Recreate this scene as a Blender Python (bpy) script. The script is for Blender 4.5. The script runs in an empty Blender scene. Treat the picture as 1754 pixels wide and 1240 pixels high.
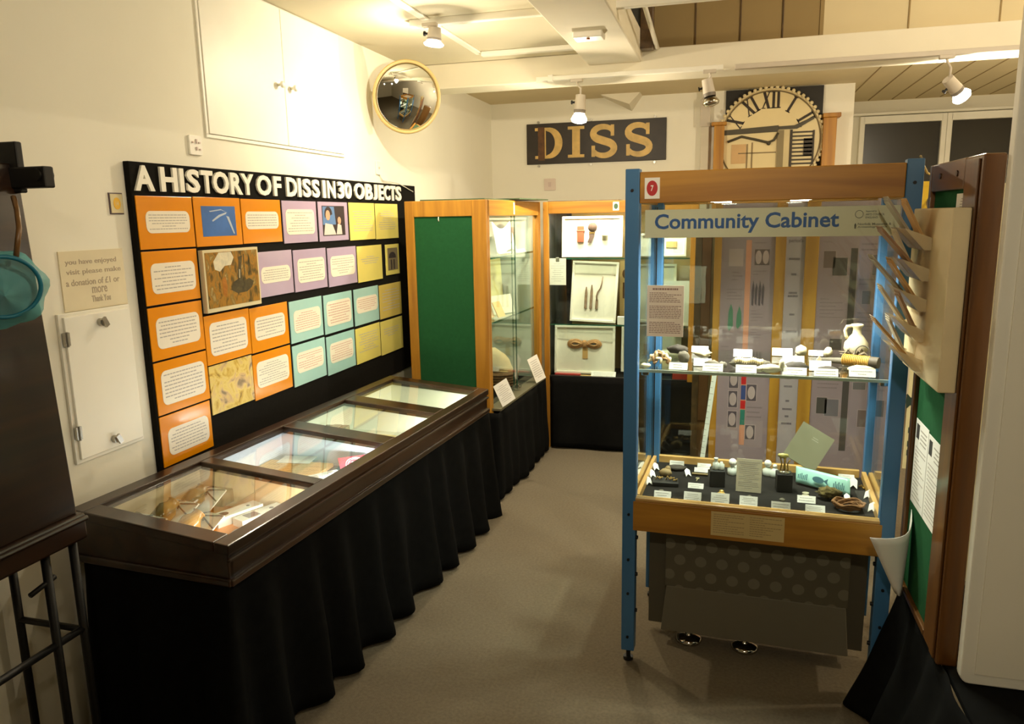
import bpy, math, random
from mathutils import Vector, Matrix, Euler, noise

# ------------------------------------------------------------------ scene, camera, world, light level
S = bpy.context.scene
COL = S.collection
S.view_settings.view_transform = 'Standard'
S.view_settings.look = 'None'
S.view_settings.gamma = 1.0
S.view_settings.use_curve_mapping = False
S.view_settings.exposure = 0.40
S.cycles.use_denoising = True
S.cycles.max_bounces = 10
S.cycles.diffuse_bounces = 5
S.cycles.glossy_bounces = 4
S.cycles.transmission_bounces = 8
S.cycles.transparent_max_bounces = 24
S.cycles.caustics_reflective = False
S.cycles.caustics_refractive = False
S.cycles.sample_clamp_indirect = 6.0

EYE = Vector((0.0, 0.0, 1.6))
YAW, PITCH, ROLL = math.radians(-15.82), math.radians(10.8), math.radians(1.045)
fwd = Vector((math.sin(YAW) * math.cos(PITCH), math.cos(YAW) * math.cos(PITCH), -math.sin(PITCH)))
rgt = Vector((math.cos(YAW), -math.sin(YAW), 0.0))
dwn = -rgt.cross(fwd)
r2 = math.cos(ROLL) * rgt + math.sin(ROLL) * dwn
d2 = -math.sin(ROLL) * rgt + math.cos(ROLL) * dwn
cd = bpy.data.cameras.new('camera')
cam = bpy.data.objects.new('camera', cd)
COL.objects.link(cam)
cd.sensor_width = 36.0
cd.sensor_fit = 'HORIZONTAL'
cd.lens = 1300.0 / 1754.0 * 36.0
cd.shift_x = -2.5 / 1754.0
cd.shift_y = 1.0 / 1754.0
cd.clip_start = 0.05
cam.matrix_world = Matrix(((r2.x, -d2.x, -fwd.x, EYE.x), (r2.y, -d2.y, -fwd.y, EYE.y), (r2.z, -d2.z, -fwd.z, EYE.z), (0, 0, 0, 1)))
S.camera = cam

W = bpy.data.worlds.new('world')
S.world = W
W.use_nodes = True
W.node_tree.nodes['Background'].inputs[0].default_value = (0.35, 0.28, 0.18, 1)
W.node_tree.nodes['Background'].inputs[1].default_value = 0.05

WARM = (1.0, 0.855, 0.62)       # tungsten track lamps
COOL = (1.0, 0.93, 0.80)       # little case lamps
TRACK_W = 74.0                 # watts of each track lamp in view
WALL_W = 72.0                 # track lamp turned to the left wall
ROOM_W = 44.0                  # track lamp behind the viewer
STRIP_W = 7.0                  # strip light in each glazed wall cabinet
PUCK_W = 9.0                   # downlight in the community cabinet

RND = random.Random(11)

# ------------------------------------------------------------------ materials
def lin(c):
    return tuple((x / 12.92 if x <= 0.04045 else ((x + 0.055) / 1.055) ** 2.4) for x in (v / 255.0 for v in c)) + (1.0,)

MATS = {}
def mat(name, rgb, rough=0.6, metal=0.0, var=0.06, scale=9.0, bump=0.0, bscale=60.0, coat=0.0, stretch=(1, 1, 1), spec=0.5):
    if name in MATS:
        return MATS[name]
    m = bpy.data.materials.new(name)
    m.use_nodes = True
    nt = m.node_tree
    b = nt.nodes['Principled BSDF']
    b.inputs['Roughness'].default_value = rough
    b.inputs['Metallic'].default_value = metal
    b.inputs['Coat Weight'].default_value = coat
    b.inputs['Coat Roughness'].default_value = 0.12
    b.inputs['Specular IOR Level'].default_value = spec
    tc = nt.nodes.new('ShaderNodeTexCoord')
    mp = nt.nodes.new('ShaderNodeMapping')
    mp.inputs['Scale'].default_value = stretch
    nt.links.new(tc.outputs['Object'], mp.inputs['Vector'])
    nz = nt.nodes.new('ShaderNodeTexNoise')
    nz.inputs['Scale'].default_value = scale
    nz.inputs['Detail'].default_value = 5.0
    nt.links.new(mp.outputs[0], nz.inputs['Vector'])
    rp = nt.nodes.new('ShaderNodeValToRGB')
    c = lin(rgb)
    rp.color_ramp.elements[0].position = 0.25
    rp.color_ramp.elements[1].position = 0.75
    rp.color_ramp.elements[0].color = tuple(x * (1 - var) for x in c[:3]) + (1,)
    rp.color_ramp.elements[1].color = tuple(min(1, x * (1 + var)) for x in c[:3]) + (1,)
    nt.links.new(nz.outputs['Fac'], rp.inputs['Fac'])
    nt.links.new(rp.outputs['Color'], b.inputs['Base Color'])
    if bump > 0:
        n2 = nt.nodes.new('ShaderNodeTexNoise')
        n2.inputs['Scale'].default_value = bscale
        n2.inputs['Detail'].default_value = 6.0
        nt.links.new(tc.outputs['Object'], n2.inputs['Vector'])
        bp = nt.nodes.new('ShaderNodeBump')
        bp.inputs['Strength'].default_value = bump
        bp.inputs['Distance'].default_value = 0.01
        nt.links.new(n2.outputs['Fac'], bp.inputs['Height'])
        nt.links.new(bp.outputs['Normal'], b.inputs['Normal'])
    MATS[name] = m
    return m

def wood(name, dark, light, axis=2, rough=0.4, coat=0.25, grain=7.0):
    st = [grain] * 3
    st[axis] = grain * 0.07
    m = mat(name, light, rough=rough, coat=coat, scale=3.0, stretch=tuple(st))
    rp = [n for n in m.node_tree.nodes if n.type == 'VALTORGB'][0]
    rp.color_ramp.elements[0].color = lin(dark)
    rp.color_ramp.elements[1].color = lin(light)
    rp.color_ramp.elements[0].position = 0.3
    rp.color_ramp.elements[1].position = 0.7
    nz = [n for n in m.node_tree.nodes if n.type == 'TEX_NOISE'][0]
    nz.inputs['Distortion'].default_value = 0.6
    return m

def picture(name, cols, scale=9.0, rough=0.35, stretch=(1, 1, 1), distort=1.0):
    """printed picture: noise through a ramp of the print's own colours"""
    m = mat(name, (128, 128, 128), rough=rough, scale=scale, stretch=stretch)
    rp = [n for n in m.node_tree.nodes if n.type == 'VALTORGB'][0].color_ramp
    while len(rp.elements) < len(cols):
        rp.elements.new(0.5)
    for i, c in enumerate(cols):
        rp.elements[i].position = 0.3 + 0.4 * i / (len(cols) - 1)
    for i, c in enumerate(cols):
        rp.elements[i].color = lin(c)
    nz = [n for n in m.node_tree.nodes if n.type == 'TEX_NOISE'][0]
    nz.inputs['Distortion'].default_value = distort
    nz.inputs['Detail'].default_value = 8.0
    return m

def glass(name, tint=(0.93, 0.97, 0.95), refl=1.0):
    if name in MATS:
        return MATS[name]
    m = bpy.data.materials.new(name)
    m.use_nodes = True
    nt = m.node_tree
    for n in list(nt.nodes):
        nt.nodes.remove(n)
    out = nt.nodes.new('ShaderNodeOutputMaterial')
    mx = nt.nodes.new('ShaderNodeMixShader')
    tr = nt.nodes.new('ShaderNodeBsdfTransparent')
    gl = nt.nodes.new('ShaderNodeBsdfGlossy')
    lw = nt.nodes.new('ShaderNodeLayerWeight')
    lw.inputs['Blend'].default_value = 0.5
    pw = nt.nodes.new('ShaderNodeMath')
    pw.operation = 'POWER'
    pw.inputs[1].default_value = 5.0
    ma = nt.nodes.new('ShaderNodeMath')
    ma.operation = 'MULTIPLY_ADD'
    ma.inputs[1].default_value = 0.95
    ma.inputs[2].default_value = 0.035
    nt.links.new(lw.outputs['Facing'], pw.inputs[0])
    nt.links.new(pw.outputs[0], ma.inputs[0])
    tr.inputs['Color'].default_value = tint + (1,)
    gl.inputs['Roughness'].default_value = 0.01
    gl.inputs['Color'].default_value = (refl, refl, refl, 1)
    nt.links.new(ma.outputs[0], mx.inputs[0])
    nt.links.new(tr.outputs[0], mx.inputs[1])
    nt.links.new(gl.outputs[0], mx.inputs[2])
    nt.links.new(mx.outputs[0], out.inputs[0])
    MATS[name] = m
    return m

def glow(name, col, strength):
    m = bpy.data.materials.new(name)
    m.use_nodes = True
    b = m.node_tree.nodes['Principled BSDF']
    b.inputs['Base Color'].default_value = (0.9, 0.9, 0.9, 1)
    b.inputs['Emission Color'].default_value = col + (1,)
    b.inputs['Emission Strength'].default_value = strength
    MATS[name] = m
    return m

def dotted(name, base, dot, pitch, radius):
    """perforated sheet: staggered round holes as a pattern of two colours"""
    m = mat(name, base, rough=0.5, metal=0.0)
    nt = m.node_tree
    b = nt.nodes['Principled BSDF']
    rp = [n for n in nt.nodes if n.type == 'VALTORGB'][0]
    tc = [n for n in nt.nodes if n.type == 'TEX_COORD'][0]
    sx = nt.nodes.new('ShaderNodeSeparateXYZ')
    nt.links.new(tc.outputs['Object'], sx.inputs[0])
    def M(op, a, bb=None):
        n = nt.nodes.new('ShaderNodeMath')
        n.operation = op
        for i, v in enumerate((a, bb)):
            if v is None:
                continue
            if isinstance(v, (int, float)):
                n.inputs[i].default_value = v
            else:
                nt.links.new(v, n.inputs[i])
        return n.outputs[0]
    row = M('FLOOR', M('DIVIDE', sx.outputs['Z'], pitch * 0.8))
    odd = M('MODULO', M('ABSOLUTE', row), 2.0)
    u = M('ADD', M('DIVIDE', sx.outputs['X'], pitch), M('MULTIPLY', odd, 0.5))
    fu = M('SUBTRACT', M('FRACT', M('ADD', u, 100.0)), 0.5)
    fv = M('SUBTRACT', M('FRACT', M('ADD', M('DIVIDE', sx.outputs['Z'], pitch * 0.8), 100.0)), 0.5)
    d = M('SQRT', M('ADD', M('MULTIPLY', fu, fu), M('MULTIPLY', M('MULTIPLY', fv, fv), 0.64)))
    inside = M('LESS_THAN', d, radius)
    mx = nt.nodes.new('ShaderNodeMix')
    mx.data_type = 'RGBA'
    nt.links.new(inside, mx.inputs[0])
    nt.links.new(rp.outputs['Color'], mx.inputs[6])
    mx.inputs[7].default_value = lin(dot)
    nt.links.new(mx.outputs[2], b.inputs['Base Color'])
    return m

M_wall = mat('wall_paint', (236, 232, 216), rough=0.85, var=0.02, scale=3, bump=0.08, bscale=25)
M_ceil = mat('ceiling_paint', (208, 200, 174), rough=0.9, var=0.03, scale=2)
M_gloss = mat('white_gloss_paint', (238, 235, 222), rough=0.45, var=0.02)
M_beam = mat('beam_paint', (228, 221, 200), rough=0.8, var=0.03, scale=5)
M_carpet = mat('carpet', (118, 108, 90), rough=0.98, var=0.16, scale=90, bump=0.6, bscale=400, spec=0.1)
M_hard = mat('brown_hardboard', (150, 128, 84), rough=0.8, var=0.05, scale=3)
M_board = mat('cream_boards', (214, 199, 160), rough=0.8, var=0.04, scale=3)
M_timber = wood('dark_rafter', (66, 48, 26), (98, 74, 42), axis=1)
M_black = mat('black_felt', (22, 20, 17), rough=0.95, var=0.2, scale=80, spec=0.1)
M_cloth = mat('black_cloth', (15, 15, 14), rough=0.95, var=0.25, scale=30, spec=0.08)
M_pine = wood('varnished_pine', (150, 98, 22), (190, 136, 42), axis=2, rough=0.5, coat=0.08)
M_pineX = wood('varnished_pine_rail', (150, 98, 22), (190, 136, 42), axis=0, rough=0.5, coat=0.08)
M_pineY = wood('varnished_pine_side', (150, 98, 22), (190, 136, 42), axis=1, rough=0.5, coat=0.08)
M_pale = wood('pale_pine', (186, 142, 76), (212, 172, 106), axis=0)
M_paleY = wood('pale_pine_side', (186, 142, 76), (212, 172, 106), axis=1)
M_dark = wood('dark_oak', (28, 15, 6), (54, 30, 12), axis=1, rough=0.32, coat=0.4)
M_darkX = wood('dark_oak_rail', (28, 15, 6), (54, 30, 12), axis=0, rough=0.32, coat=0.4)
M_mahog = wood('mahogany', (78, 46, 14), (112, 70, 24), axis=2, rough=0.35, coat=0.3)
M_mahogY = wood('mahogany_rail', (78, 46, 14), (112, 70, 24), axis=1, rough=0.35, coat=0.3)
M_brownw = wood('brown_panel', (92, 62, 30), (124, 88, 46), axis=2)
M_green = mat('green_felt', (34, 84, 50), rough=0.95, var=0.08, scale=60, spec=0.1)
M_blue = mat('blue_steel', (62, 112, 158), rough=0.4, var=0.04)
M_white = mat('white_paper', (240, 238, 230), rough=0.6, var=0.015)
M_cream = mat('cream_paper', (216, 202, 160), rough=0.7, var=0.03)
M_ink = mat('grey_ink', (176, 170, 162), rough=0.7)
M_inkp = mat('pink_ink', (206, 160, 150), rough=0.7)
M_inkd = mat('dark_ink', (50, 48, 46), rough=0.7)
M_bluetext = mat('blue_lettering', (34, 88, 168), rough=0.5)
M_grey = mat('grey_enamel', (108, 102, 84), rough=0.6, var=0.04)
M_greyd = mat('dark_grey_enamel', (84, 78, 62), rough=0.6, var=0.04)
M_chrome = mat('chrome', (200, 196, 186), rough=0.12, metal=1.0)
M_steel = mat('brushed_steel', (170, 166, 156), rough=0.35, metal=0.9)
M_brass = mat('brass', (196, 160, 84), rough=0.3, metal=0.9)
M_iron = mat('black_iron', (22, 20, 18), rough=0.5, metal=0.3)
M_mirror = mat('mirror_silver', (225, 225, 220), rough=0.02, metal=1.0, var=0.0)
M_tan = mat('mirror_rim', (196, 170, 112), rough=0.4)
M_lampbody = mat('lamp_body', (196, 186, 170), rough=0.5)
M_lampcollar = mat('lamp_collar', (110, 100, 88), rough=0.5)
M_glass = glass('case_glass')
M_glassg = glass('green_edge_glass', tint=(0.94, 0.975, 0.955))
M_edge = mat('glass_edge', (40, 92, 72), rough=0.2)
M_plas = mat('white_plastic', (232, 228, 216), rough=0.4)
M_bulb = glow('lit_bulb', (1.0, 0.92, 0.74), 22.0)
M_puck = glow('lit_puck', (1.0, 0.97, 0.88), 16.0)
M_strip = glow('lit_tube', (1.0, 0.96, 0.85), 6.0)
M_orange = mat('orange_card', (228, 142, 8), rough=0.22, var=0.03, coat=0.5)
M_lilac = mat('lilac_card', (184, 164, 192), rough=0.22, var=0.03, coat=0.5)
M_yellow = mat('yellow_card', (232, 218, 120), rough=0.22, var=0.03, coat=0.5)
M_gold = mat('mustard_card', (214, 190, 102), rough=0.25, var=0.03, coat=0.5)
M_aqua = mat('aqua_card', (168, 210, 206), rough=0.22, var=0.03, coat=0.5)
M_panel = mat('cream_text_panel', (240, 232, 214), rough=0.3, var=0.02, coat=0.3)
M_rope = mat('rope', (176, 132, 84), rough=0.8, var=0.3, scale=60)
M_bone = mat('pale_bone', (226, 210, 168), rough=0.6, var=0.12, scale=30)
M_stone = mat('grey_stone', (104, 98, 84), rough=0.85, var=0.3, scale=40, bump=0.3)
M_dstone = mat('dark_stone', (58, 52, 44), rough=0.8, var=0.35, scale=40, bump=0.3)
M_shell = mat('shell_brown', (150, 116, 76), rough=0.5, var=0.45, scale=45)
M_clay = mat('pale_clay', (222, 208, 172), rough=0.7, var=0.06, scale=20)
M_cork = mat('cork', (206, 164, 78), rough=0.7, var=0.15, scale=60)
M_moss = mat('dry_moss', (92, 80, 42), rough=0.95, var=0.5, scale=90, bump=0.6)
M_wick = mat('wicker', (132, 92, 54), rough=0.8, var=0.35, scale=60)
M_purple = mat('purple_panel', (150, 122, 150), rough=0.5, var=0.05, scale=3)
M_red = mat('red_enamel', (186, 34, 36), rough=0.4)
M_pink = mat('pink_cover', (196, 52, 78), rough=0.35)

# ------------------------------------------------------------------ mesh builder
class MB:
    def __init__(s):
        s.v, s.f, s.m, s.s = [], [], [], []
    def add(s, vs, fs, m=0, smooth=False):
        o = len(s.v)
        s.v += [tuple(v) for v in vs]
        for f in fs:
            s.f.append([i + o for i in f])
            s.m.append(m)
            s.s.append(smooth)
        return s
    def box(s, x0, x1, y0, y1, z0, z1, m=0):
        v = [(x, y, z) for z in (z0, z1) for y in (y0, y1) for x in (x0, x1)]
        return s.add(v, [(0, 2, 3, 1), (4, 5, 7, 6), (0, 1, 5, 4), (2, 6, 7, 3), (0, 4, 6, 2), (1, 3, 7, 5)], m)
    def obox(s, c, size, rot=(0, 0, 0), m=0):
        R = Euler(rot).to_matrix()
        hx, hy, hz = (q / 2 for q in size)
        v = [Vector(c) + R @ Vector((x, y, z)) for z in (-hz, hz) for y in (-hy, hy) for x in (-hx, hx)]
        return s.add(v, [(0, 2, 3, 1), (4, 5, 7, 6), (0, 1, 5, 4), (2, 6, 7, 3), (0, 4, 6, 2), (1, 3, 7, 5)], m)
    def cyl(s, p0, p1, r0, r1=None, n=16, m=0, caps=True):
        r1 = r0 if r1 is None else r1
        p0, p1 = Vector(p0), Vector(p1)
        d = (p1 - p0).normalized()
        a = d.orthogonal().normalized()
        b = d.cross(a)
        v = []
        for p, r in ((p0, r0), (p1, r1)):
            for i in range(n):
                t = 2 * math.pi * i / n
                v.append(p + (a * math.cos(t) + b * math.sin(t)) * r)
        s.add(v, [(i, (i + 1) % n, n + (i + 1) % n, n + i) for i in range(n)], m, True)
        if caps:
            s.add(v[:n], [tuple(range(n - 1, -1, -1))], m)
            s.add(v[n:], [tuple(range(n))], m)
        return s
    def tube(s, pts, r, n=8, m=0, closed=False):
        P = [Vector(p) for p in pts]
        k = len(P)
        rr = r if isinstance(r, (list, tuple)) else [r] * k
        v = []
        prev = None
        for i in range(k):
            if closed:
                d = (P[(i + 1) % k] - P[i - 1]).normalized()
            else:
                d = (P[min(i + 1, k - 1)] - P[max(i - 1, 0)]).normalized()
            a = d.orthogonal().normalized() if prev is None else (prev - d * prev.dot(d)).normalized()
            prev = a
            b = d.cross(a)
            for j in range(n):
                t = 2 * math.pi * j / n
                v.append(P[i] + (a * math.cos(t) + b * math.sin(t)) * rr[i])
        fs = []
        for i in range(k if closed else k - 1):
            i2 = (i + 1) % k
            for j in range(n):
                fs.append((i * n + j, i * n + (j + 1) % n, i2 * n + (j + 1) % n, i2 * n + j))
        if not closed:
            fs.append(tuple(range(n - 1, -1, -1)))
            fs.append(tuple((k - 1) * n + j for j in range(n)))
        return s.add(v, fs, m, True)
    def lathe(s, prof, c=(0, 0, 0), n=24, m=0, R=None):
        v, fs = [], []
        k = len(prof)
        for (r, z) in prof:
            for j in range(n):
                t = 2 * math.pi * j / n
                p = Vector((r * math.cos(t), r * math.sin(t), z))
                if R is not None:
                    p = R @ p
                v.append(Vector(c) + p)
        for i in range(k - 1):
            for j in range(n):
                fs.append((i * n + j, i * n + (j + 1) % n, (i + 1) * n + (j + 1) % n, (i + 1) * n + j))
        if prof[0][0] > 1e-6:
            fs.append(tuple(range(n - 1, -1, -1)))
        if prof[-1][0] > 1e-6:
            fs.append(tuple((k - 1) * n + j for j in range(n)))
        return s.add(v, fs, m, True)
    def ball(s, c, r, n=16, m=0, rough=0.0, seed=0, R=None, k=2.2):
        rx, ry, rz = (r, r, r) if isinstance(r, (int, float)) else r
        rows = max(6, n // 2)
        v, fs = [], []
        for i in range(rows + 1):
            ph = math.pi * i / rows
            for j in range(n):
                t = 2 * math.pi * j / n
                d = Vector((math.sin(ph) * math.cos(t), math.sin(ph) * math.sin(t), math.cos(ph)))
                g = 1.0 + rough * noise.noise(d * k + Vector((seed * 3.7, seed * 1.3, 0)))
                p = Vector((d.x * rx * g, d.y * ry * g, d.z * rz * g))
                if R is not None:
                    p = R @ p
                v.append(Vector(c) + p)
        for i in range(rows):
            for j in range(n):
                fs.append((i * n + j, (i + 1) * n + j, (i + 1) * n + (j + 1) % n, i * n + (j + 1) % n))
        return s.add(v, fs, m, True)
    def prism(s, poly, F, w0, w1, m=0):
        """2D outline in frame F=(origin,u,v,n) pushed from depth w0 to w1"""
        o, u, v_, n_ = F
        k = len(poly)
        v = [o + u * a + v_ * b + n_ * w for w in (w0, w1) for a, b in poly]
        fs = [tuple(range(k - 1, -1, -1)), tuple(range(k, 2 * k))]
        fs += [(i, (i + 1) % k, k + (i + 1) % k, k + i) for i in range(k)]
        return s.add(v, fs, m)
    def fbox(s, F, u0, u1, v0, v1, w0, w1, m=0):
        return s.prism([(u0, v0), (u1, v0), (u1, v1), (u0, v1)], F, w0, w1, m)
    def grid(s, rows, m=0, smooth=True, close=False):
        """rows of points joined into one surface"""
        nr, nc = len(rows), len(rows[0])
        v = [p for r in rows for p in r]
        fs = []
        for i in range(nr - 1):
            for j in range(nc - 1 + (1 if close else 0)):
                j2 = (j + 1) % nc
                fs.append((i * nc + j, i * nc + j2, (i + 1) * nc + j2, (i + 1) * nc + j))
        return s.add(v, fs, m, smooth)
    def build(s, name, mats, parent=None, loc=None, rz=0.0, bevel=0.0, solid=0.0, rot=None):
        me = bpy.data.meshes.new(name)
        me.from_pydata(s.v, [], s.f)
        for mt in (mats if isinstance(mats, (list, tuple)) else [mats]):
            me.materials.append(mt)
        for p, mi, sm in zip(me.polygons, s.m, s.s):
            p.material_index = mi
            p.use_smooth = sm
        me.update()
        o = bpy.data.objects.new(name, me)
        COL.objects.link(o)
        if parent is not None:
            o.parent = parent
        if loc is not None:
            o.location = loc
        o.rotation_euler = rot if rot is not None else (0, 0, rz)
        if solid:
            md = o.modifiers.new('thickness', 'SOLIDIFY')
            md.thickness = solid
            md.offset = 0
        if bevel:
            md = o.modifiers.new('soft_edges', 'BEVEL')
            md.width = bevel
            md.segments = 2
            md.limit_method = 'ANGLE'
        return o

def tag(o, label=None, cat=None, group=None, kind=None):
    if label: o['label'] = label
    if cat: o['category'] = cat
    if group: o['group'] = group
    if kind: o['kind'] = kind
    return o

def thing(name, label, cat, loc=(0, 0, 0), rz=0.0, group=None):
    o = bpy.data.objects.new(name, None)
    o.empty_display_size = 0.05
    COL.objects.link(o)
    o.location = loc
    o.rotation_euler = (0, 0, rz)
    return tag(o, label, cat, group)

def struct(o):
    o['kind'] = 'structure'
    return o

def frame(o, u, n):
    u = Vector(u).normalized()
    n = Vector(n).normalized()
    v = n.cross(u).normalized()
    return (Vector(o), u, v, n)

X, Y, Z = Vector((1, 0, 0)), Vector((0, 1, 0)), Vector((0, 0, 1))
F_LEFT = lambda o: (Vector(o), Y.copy(), Z.copy(), X.copy())        # on the left wall, read from the room
F_FRONT = lambda o: (Vector(o), X.copy(), Z.copy(), -Y)             # faces the camera
F_FLAT = lambda o: (Vector(o), X.copy(), Y.copy(), Z.copy())        # lies flat

def rrect(x0, x1, y0, y1, r, n=5):
    pts = []
    for cx, cy, a0 in ((x1 - r, y1 - r, 0), (x0 + r, y1 - r, 90), (x0 + r, y0 + r, 180), (x1 - r, y0 + r, 270)):
        for i in range(n + 1):
            a = math.radians(a0 + 90 * i / n)
            pts.append((cx + r * math.cos(a), cy + r * math.sin(a)))
    return pts

def disc(cx, cy, rx, ry=None, n=28):
    ry = rx if ry is None else ry
    return [(cx + rx * math.cos(2 * math.pi * i / n), cy + ry * math.sin(2 * math.pi * i / n)) for i in range(n)]

def lines(mb, F, u0, u1, v0, v1, n, w, m=1, h=0.34, cut=0.5, center=True, words=True):
    """rows of small print: each row a run of word-length dashes"""
    pitch = (v1 - v0) / n
    for i in range(n):
        vc = v1 - pitch * (i + 0.5)
        full = (u1 - u0)
        L = full * (1.0 if RND.random() < cut else RND.uniform(0.35, 0.95))
        a = (u0 + (full - L) / 2) if center else u0
        e = a + L
        if not words:
            mb.fbox(F, a, e, vc - pitch * h / 2, vc + pitch * h / 2, w, w + 0.0004, m)
            continue
        while a < e - 0.004:
            wl = min(RND.uniform(0.035, 0.11) * full, e - a)
            mb.fbox(F, a, a + wl, vc - pitch * h / 2, vc + pitch * h / 2, w, w + 0.0004, m)
            a += wl + 0.018 * full

def text_geo(txt, size=1.0, bold=0.0, depth=0.0, spacing=1.0):
    cu = bpy.data.curves.new('text', 'FONT')
    cu.body = txt
    cu.size = size
    cu.offset = bold
    cu.extrude = depth / 2
    cu.space_character = spacing
    cu.resolution_u = 3
    ob = bpy.data.objects.new('text', cu)
    COL.objects.link(ob)
    dg = bpy.context.evaluated_depsgraph_get()
    me = bpy.data.meshes.new_from_object(ob.evaluated_get(dg))
    vs = [v.co.copy() for v in me.vertices]
    fs = [tuple(p.vertices) for p in me.polygons]
    bpy.data.objects.remove(ob)
    bpy.data.curves.remove(cu)
    bpy.data.meshes.remove(me)
    return vs, fs

def text(mb, txt, F, u0, u1, v0, v1, w, m=0, bold=0.0, depth=0.002, keep=False, spacing=1.0):
    """lettering stretched into the rectangle u0..u1, v0..v1 of frame F"""
    vs, fs = text_geo(txt, 1.0, bold, 0.1, spacing)
    if not vs:
        return
    x0, x1 = min(v.x for v in vs), max(v.x for v in vs)
    y0, y1 = min(v.y for v in vs), max(v.y for v in vs)
    o, u, v_, n_ = F
    sx, sy = (u1 - u0) / (x1 - x0), (v1 - v0) / (y1 - y0)
    if keep:
        sx = sy = min(sx, sy)
        u0 = (u0 + u1 - sx * (x1 - x0)) / 2
        v0 = (v0 + v1 - sy * (y1 - y0)) / 2
    pts = [o + u * (u0 + (q.x - x0) * sx) + v_ * (v0 + (q.y - y0) * sy) + n_ * (w + depth * (q.z / 0.1 + 0.5)) for q in vs]
    mb.add(pts, fs, m)

def box(name, mats, x0, x1, y0, y1, z0, z1, parent=None, bevel=0.0):
    return MB().box(x0, x1, y0, y1, z0, z1).build(name, mats, parent, bevel=bevel)

def lamp_light(kind, name, parent, loc, energy, color, radius=0.03, spot=None, blend=0.6, rot=None, size=None):
    ld = bpy.data.lights.new(name, kind)
    ld.energy = energy
    ld.color = color
    if kind in ('POINT', 'SPOT'):
        ld.shadow_soft_size = radius
    if kind == 'SPOT':
        ld.spot_size = math.radians(spot)
        ld.spot_blend = blend
    if kind == 'AREA':
        ld.shape = 'RECTANGLE'
        ld.size, ld.size_y = size
    lo = bpy.data.objects.new(name, ld)
    COL.objects.link(lo)
    lo.parent = parent
    lo.location = loc
    if rot:
        lo.rotation_euler = rot
    return lo

# ------------------------------------------------------------------ the room
XL, YB, ZC = -1.91, 6.2, 2.51
struct(box('floor', M_carpet, -2.2, 2.9, -3.0, 7.5, -0.1, 0.0))
struct(box('wall_left', M_wall, -2.1, XL, -3.0, 7.4, 0.0, 3.5))
struct(box('wall_back', M_wall, XL, 0.841, YB, 7.4, 0.0, 3.5))
struct(box('wall_recess', M_wall, 0.841, 2.8, 7.25, 7.4, 0.0, 3.5))
struct(box('wall_right', M_wall, 2.6, 2.8, -3.0, 7.25, 0.0, 3.5))
struct(box('wall_front', M_wall, XL, 2.6, -3.0, -2.8, 0.0, 3.5))
struct(box('ceiling', M_ceil, XL, -0.62, -2.8, 4.5, ZC, 2.6))
c2 = MB().box(XL, 2.6, 4.72, 7.25, ZC, 2.6)
for i in range(9):
    c2.box(0.9 + i * 0.18, 0.907 + i * 0.18, 4.75, 7.2, ZC - 0.003, ZC + 0.001, 1)
struct(c2.build('ceiling_far', [M_board, M_hard]))
bm = MB().box(XL, 2.6, 4.5, 4.72, 2.368, ZC)
struct(bm.build('trim_1', M_beam, bevel=0.006))
# boxed joist beside the opening in the ceiling
struct(MB().box(-0.80, -0.50, -2.8, 4.5, 2.44, ZC + 0.09).build('trim_2', M_beam, bevel=0.008))
struct(MB().box(-1.36, -0.80, 4.25, 4.29, 2.485, ZC).box(-1.40, -1.36, 3.0, 4.29, 2.5, ZC).build('trim_3', M_gloss, bevel=0.004))
# the roof space over the opening: a brown hardboard partition, pale boarding beside it, rafters
rs = MB().box(-0.50, 0.45, 4.62, 4.66, ZC, 3.4)
for x in (-0.22, 0.02, 0.24):
    rs.box(x, x + 0.006, 4.612, 4.625, ZC, 3.4, 1)
struct(rs.build('wall_partition', [M_hard, M_timber]))
rb = MB().box(0.45, 2.6, 4.62, 4.66, ZC, 3.4)
for x in (0.43, 0.86, 1.28, 1.7, 2.1):
    rb.box(x, x + 0.007, 4.614, 4.625, ZC, 3.4, 1)
struct(rb.build('wall_boarding', [M_board, M_hard]))
struct(box('ceiling_roof', M_hard, -0.62, 2.6, -2.8, 4.66, 3.4, 3.5))
struct(MB().box(-0.62, -0.56, -2.8, 4.5, 2.6, 3.4).build('wall_void', M_hard))
struct(MB().box(-0.50, -0.43, 4.40, 4.47, ZC - 0.02, 3.4).build('trim_4', M_timber, bevel=0.004))
tag(MB().tube([(-0.42, 3.3, 2.62), (-0.415, 4.49, 2.505)], 0.012, 10).build('service_pipe', M_gloss),
    'thin pale pipe running below the roof opening to the white beam', 'pipe')

# dark windows in the recess, each one frame and one pane
for i, (a, b) in enumerate(((1.06, 1.66), (1.72, 2.34))):
    w = MB()
    for q in ((a - 0.029, a + 0.01, 1.25, 2.38), (b - 0.01, b + 0.029, 1.25, 2.38), (a, b, 2.32, 2.38), (a, b, 1.25, 1.31)):
        w.box(q[0], q[1], 7.19, 7.25, q[2], q[3])
    fr = struct(w.build('window_%d' % (i + 1), M_gloss, bevel=0.004))
    MB().box(a + 0.005, b - 0.005, 7.225, 7.235, 1.305, 2.325).build('pane', mat('dark_blind', (34, 30, 22), rough=0.3), fr)
struct(MB().box(0.845, 2.6, 7.15, 7.25, 2.385, 2.405).build('trim_5', M_gloss, bevel=0.004))

# ------------------------------------------------------------------ painted cupboards and fittings on the left wall
def knob(p, parent, ma, n=X, r=0.013, ln=0.03):
    p = Vector(p)
    R = Vector((0, 0, 1)).rotation_difference(Vector(n)).to_matrix()
    return MB().lathe([(0.006, 0), (0.006, ln * 0.5), (r, ln * 0.6), (r * 1.1, ln * 0.85), (r * 0.6, ln), (0, ln)], p, 14, 0, R).build('knob', ma, parent)

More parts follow.
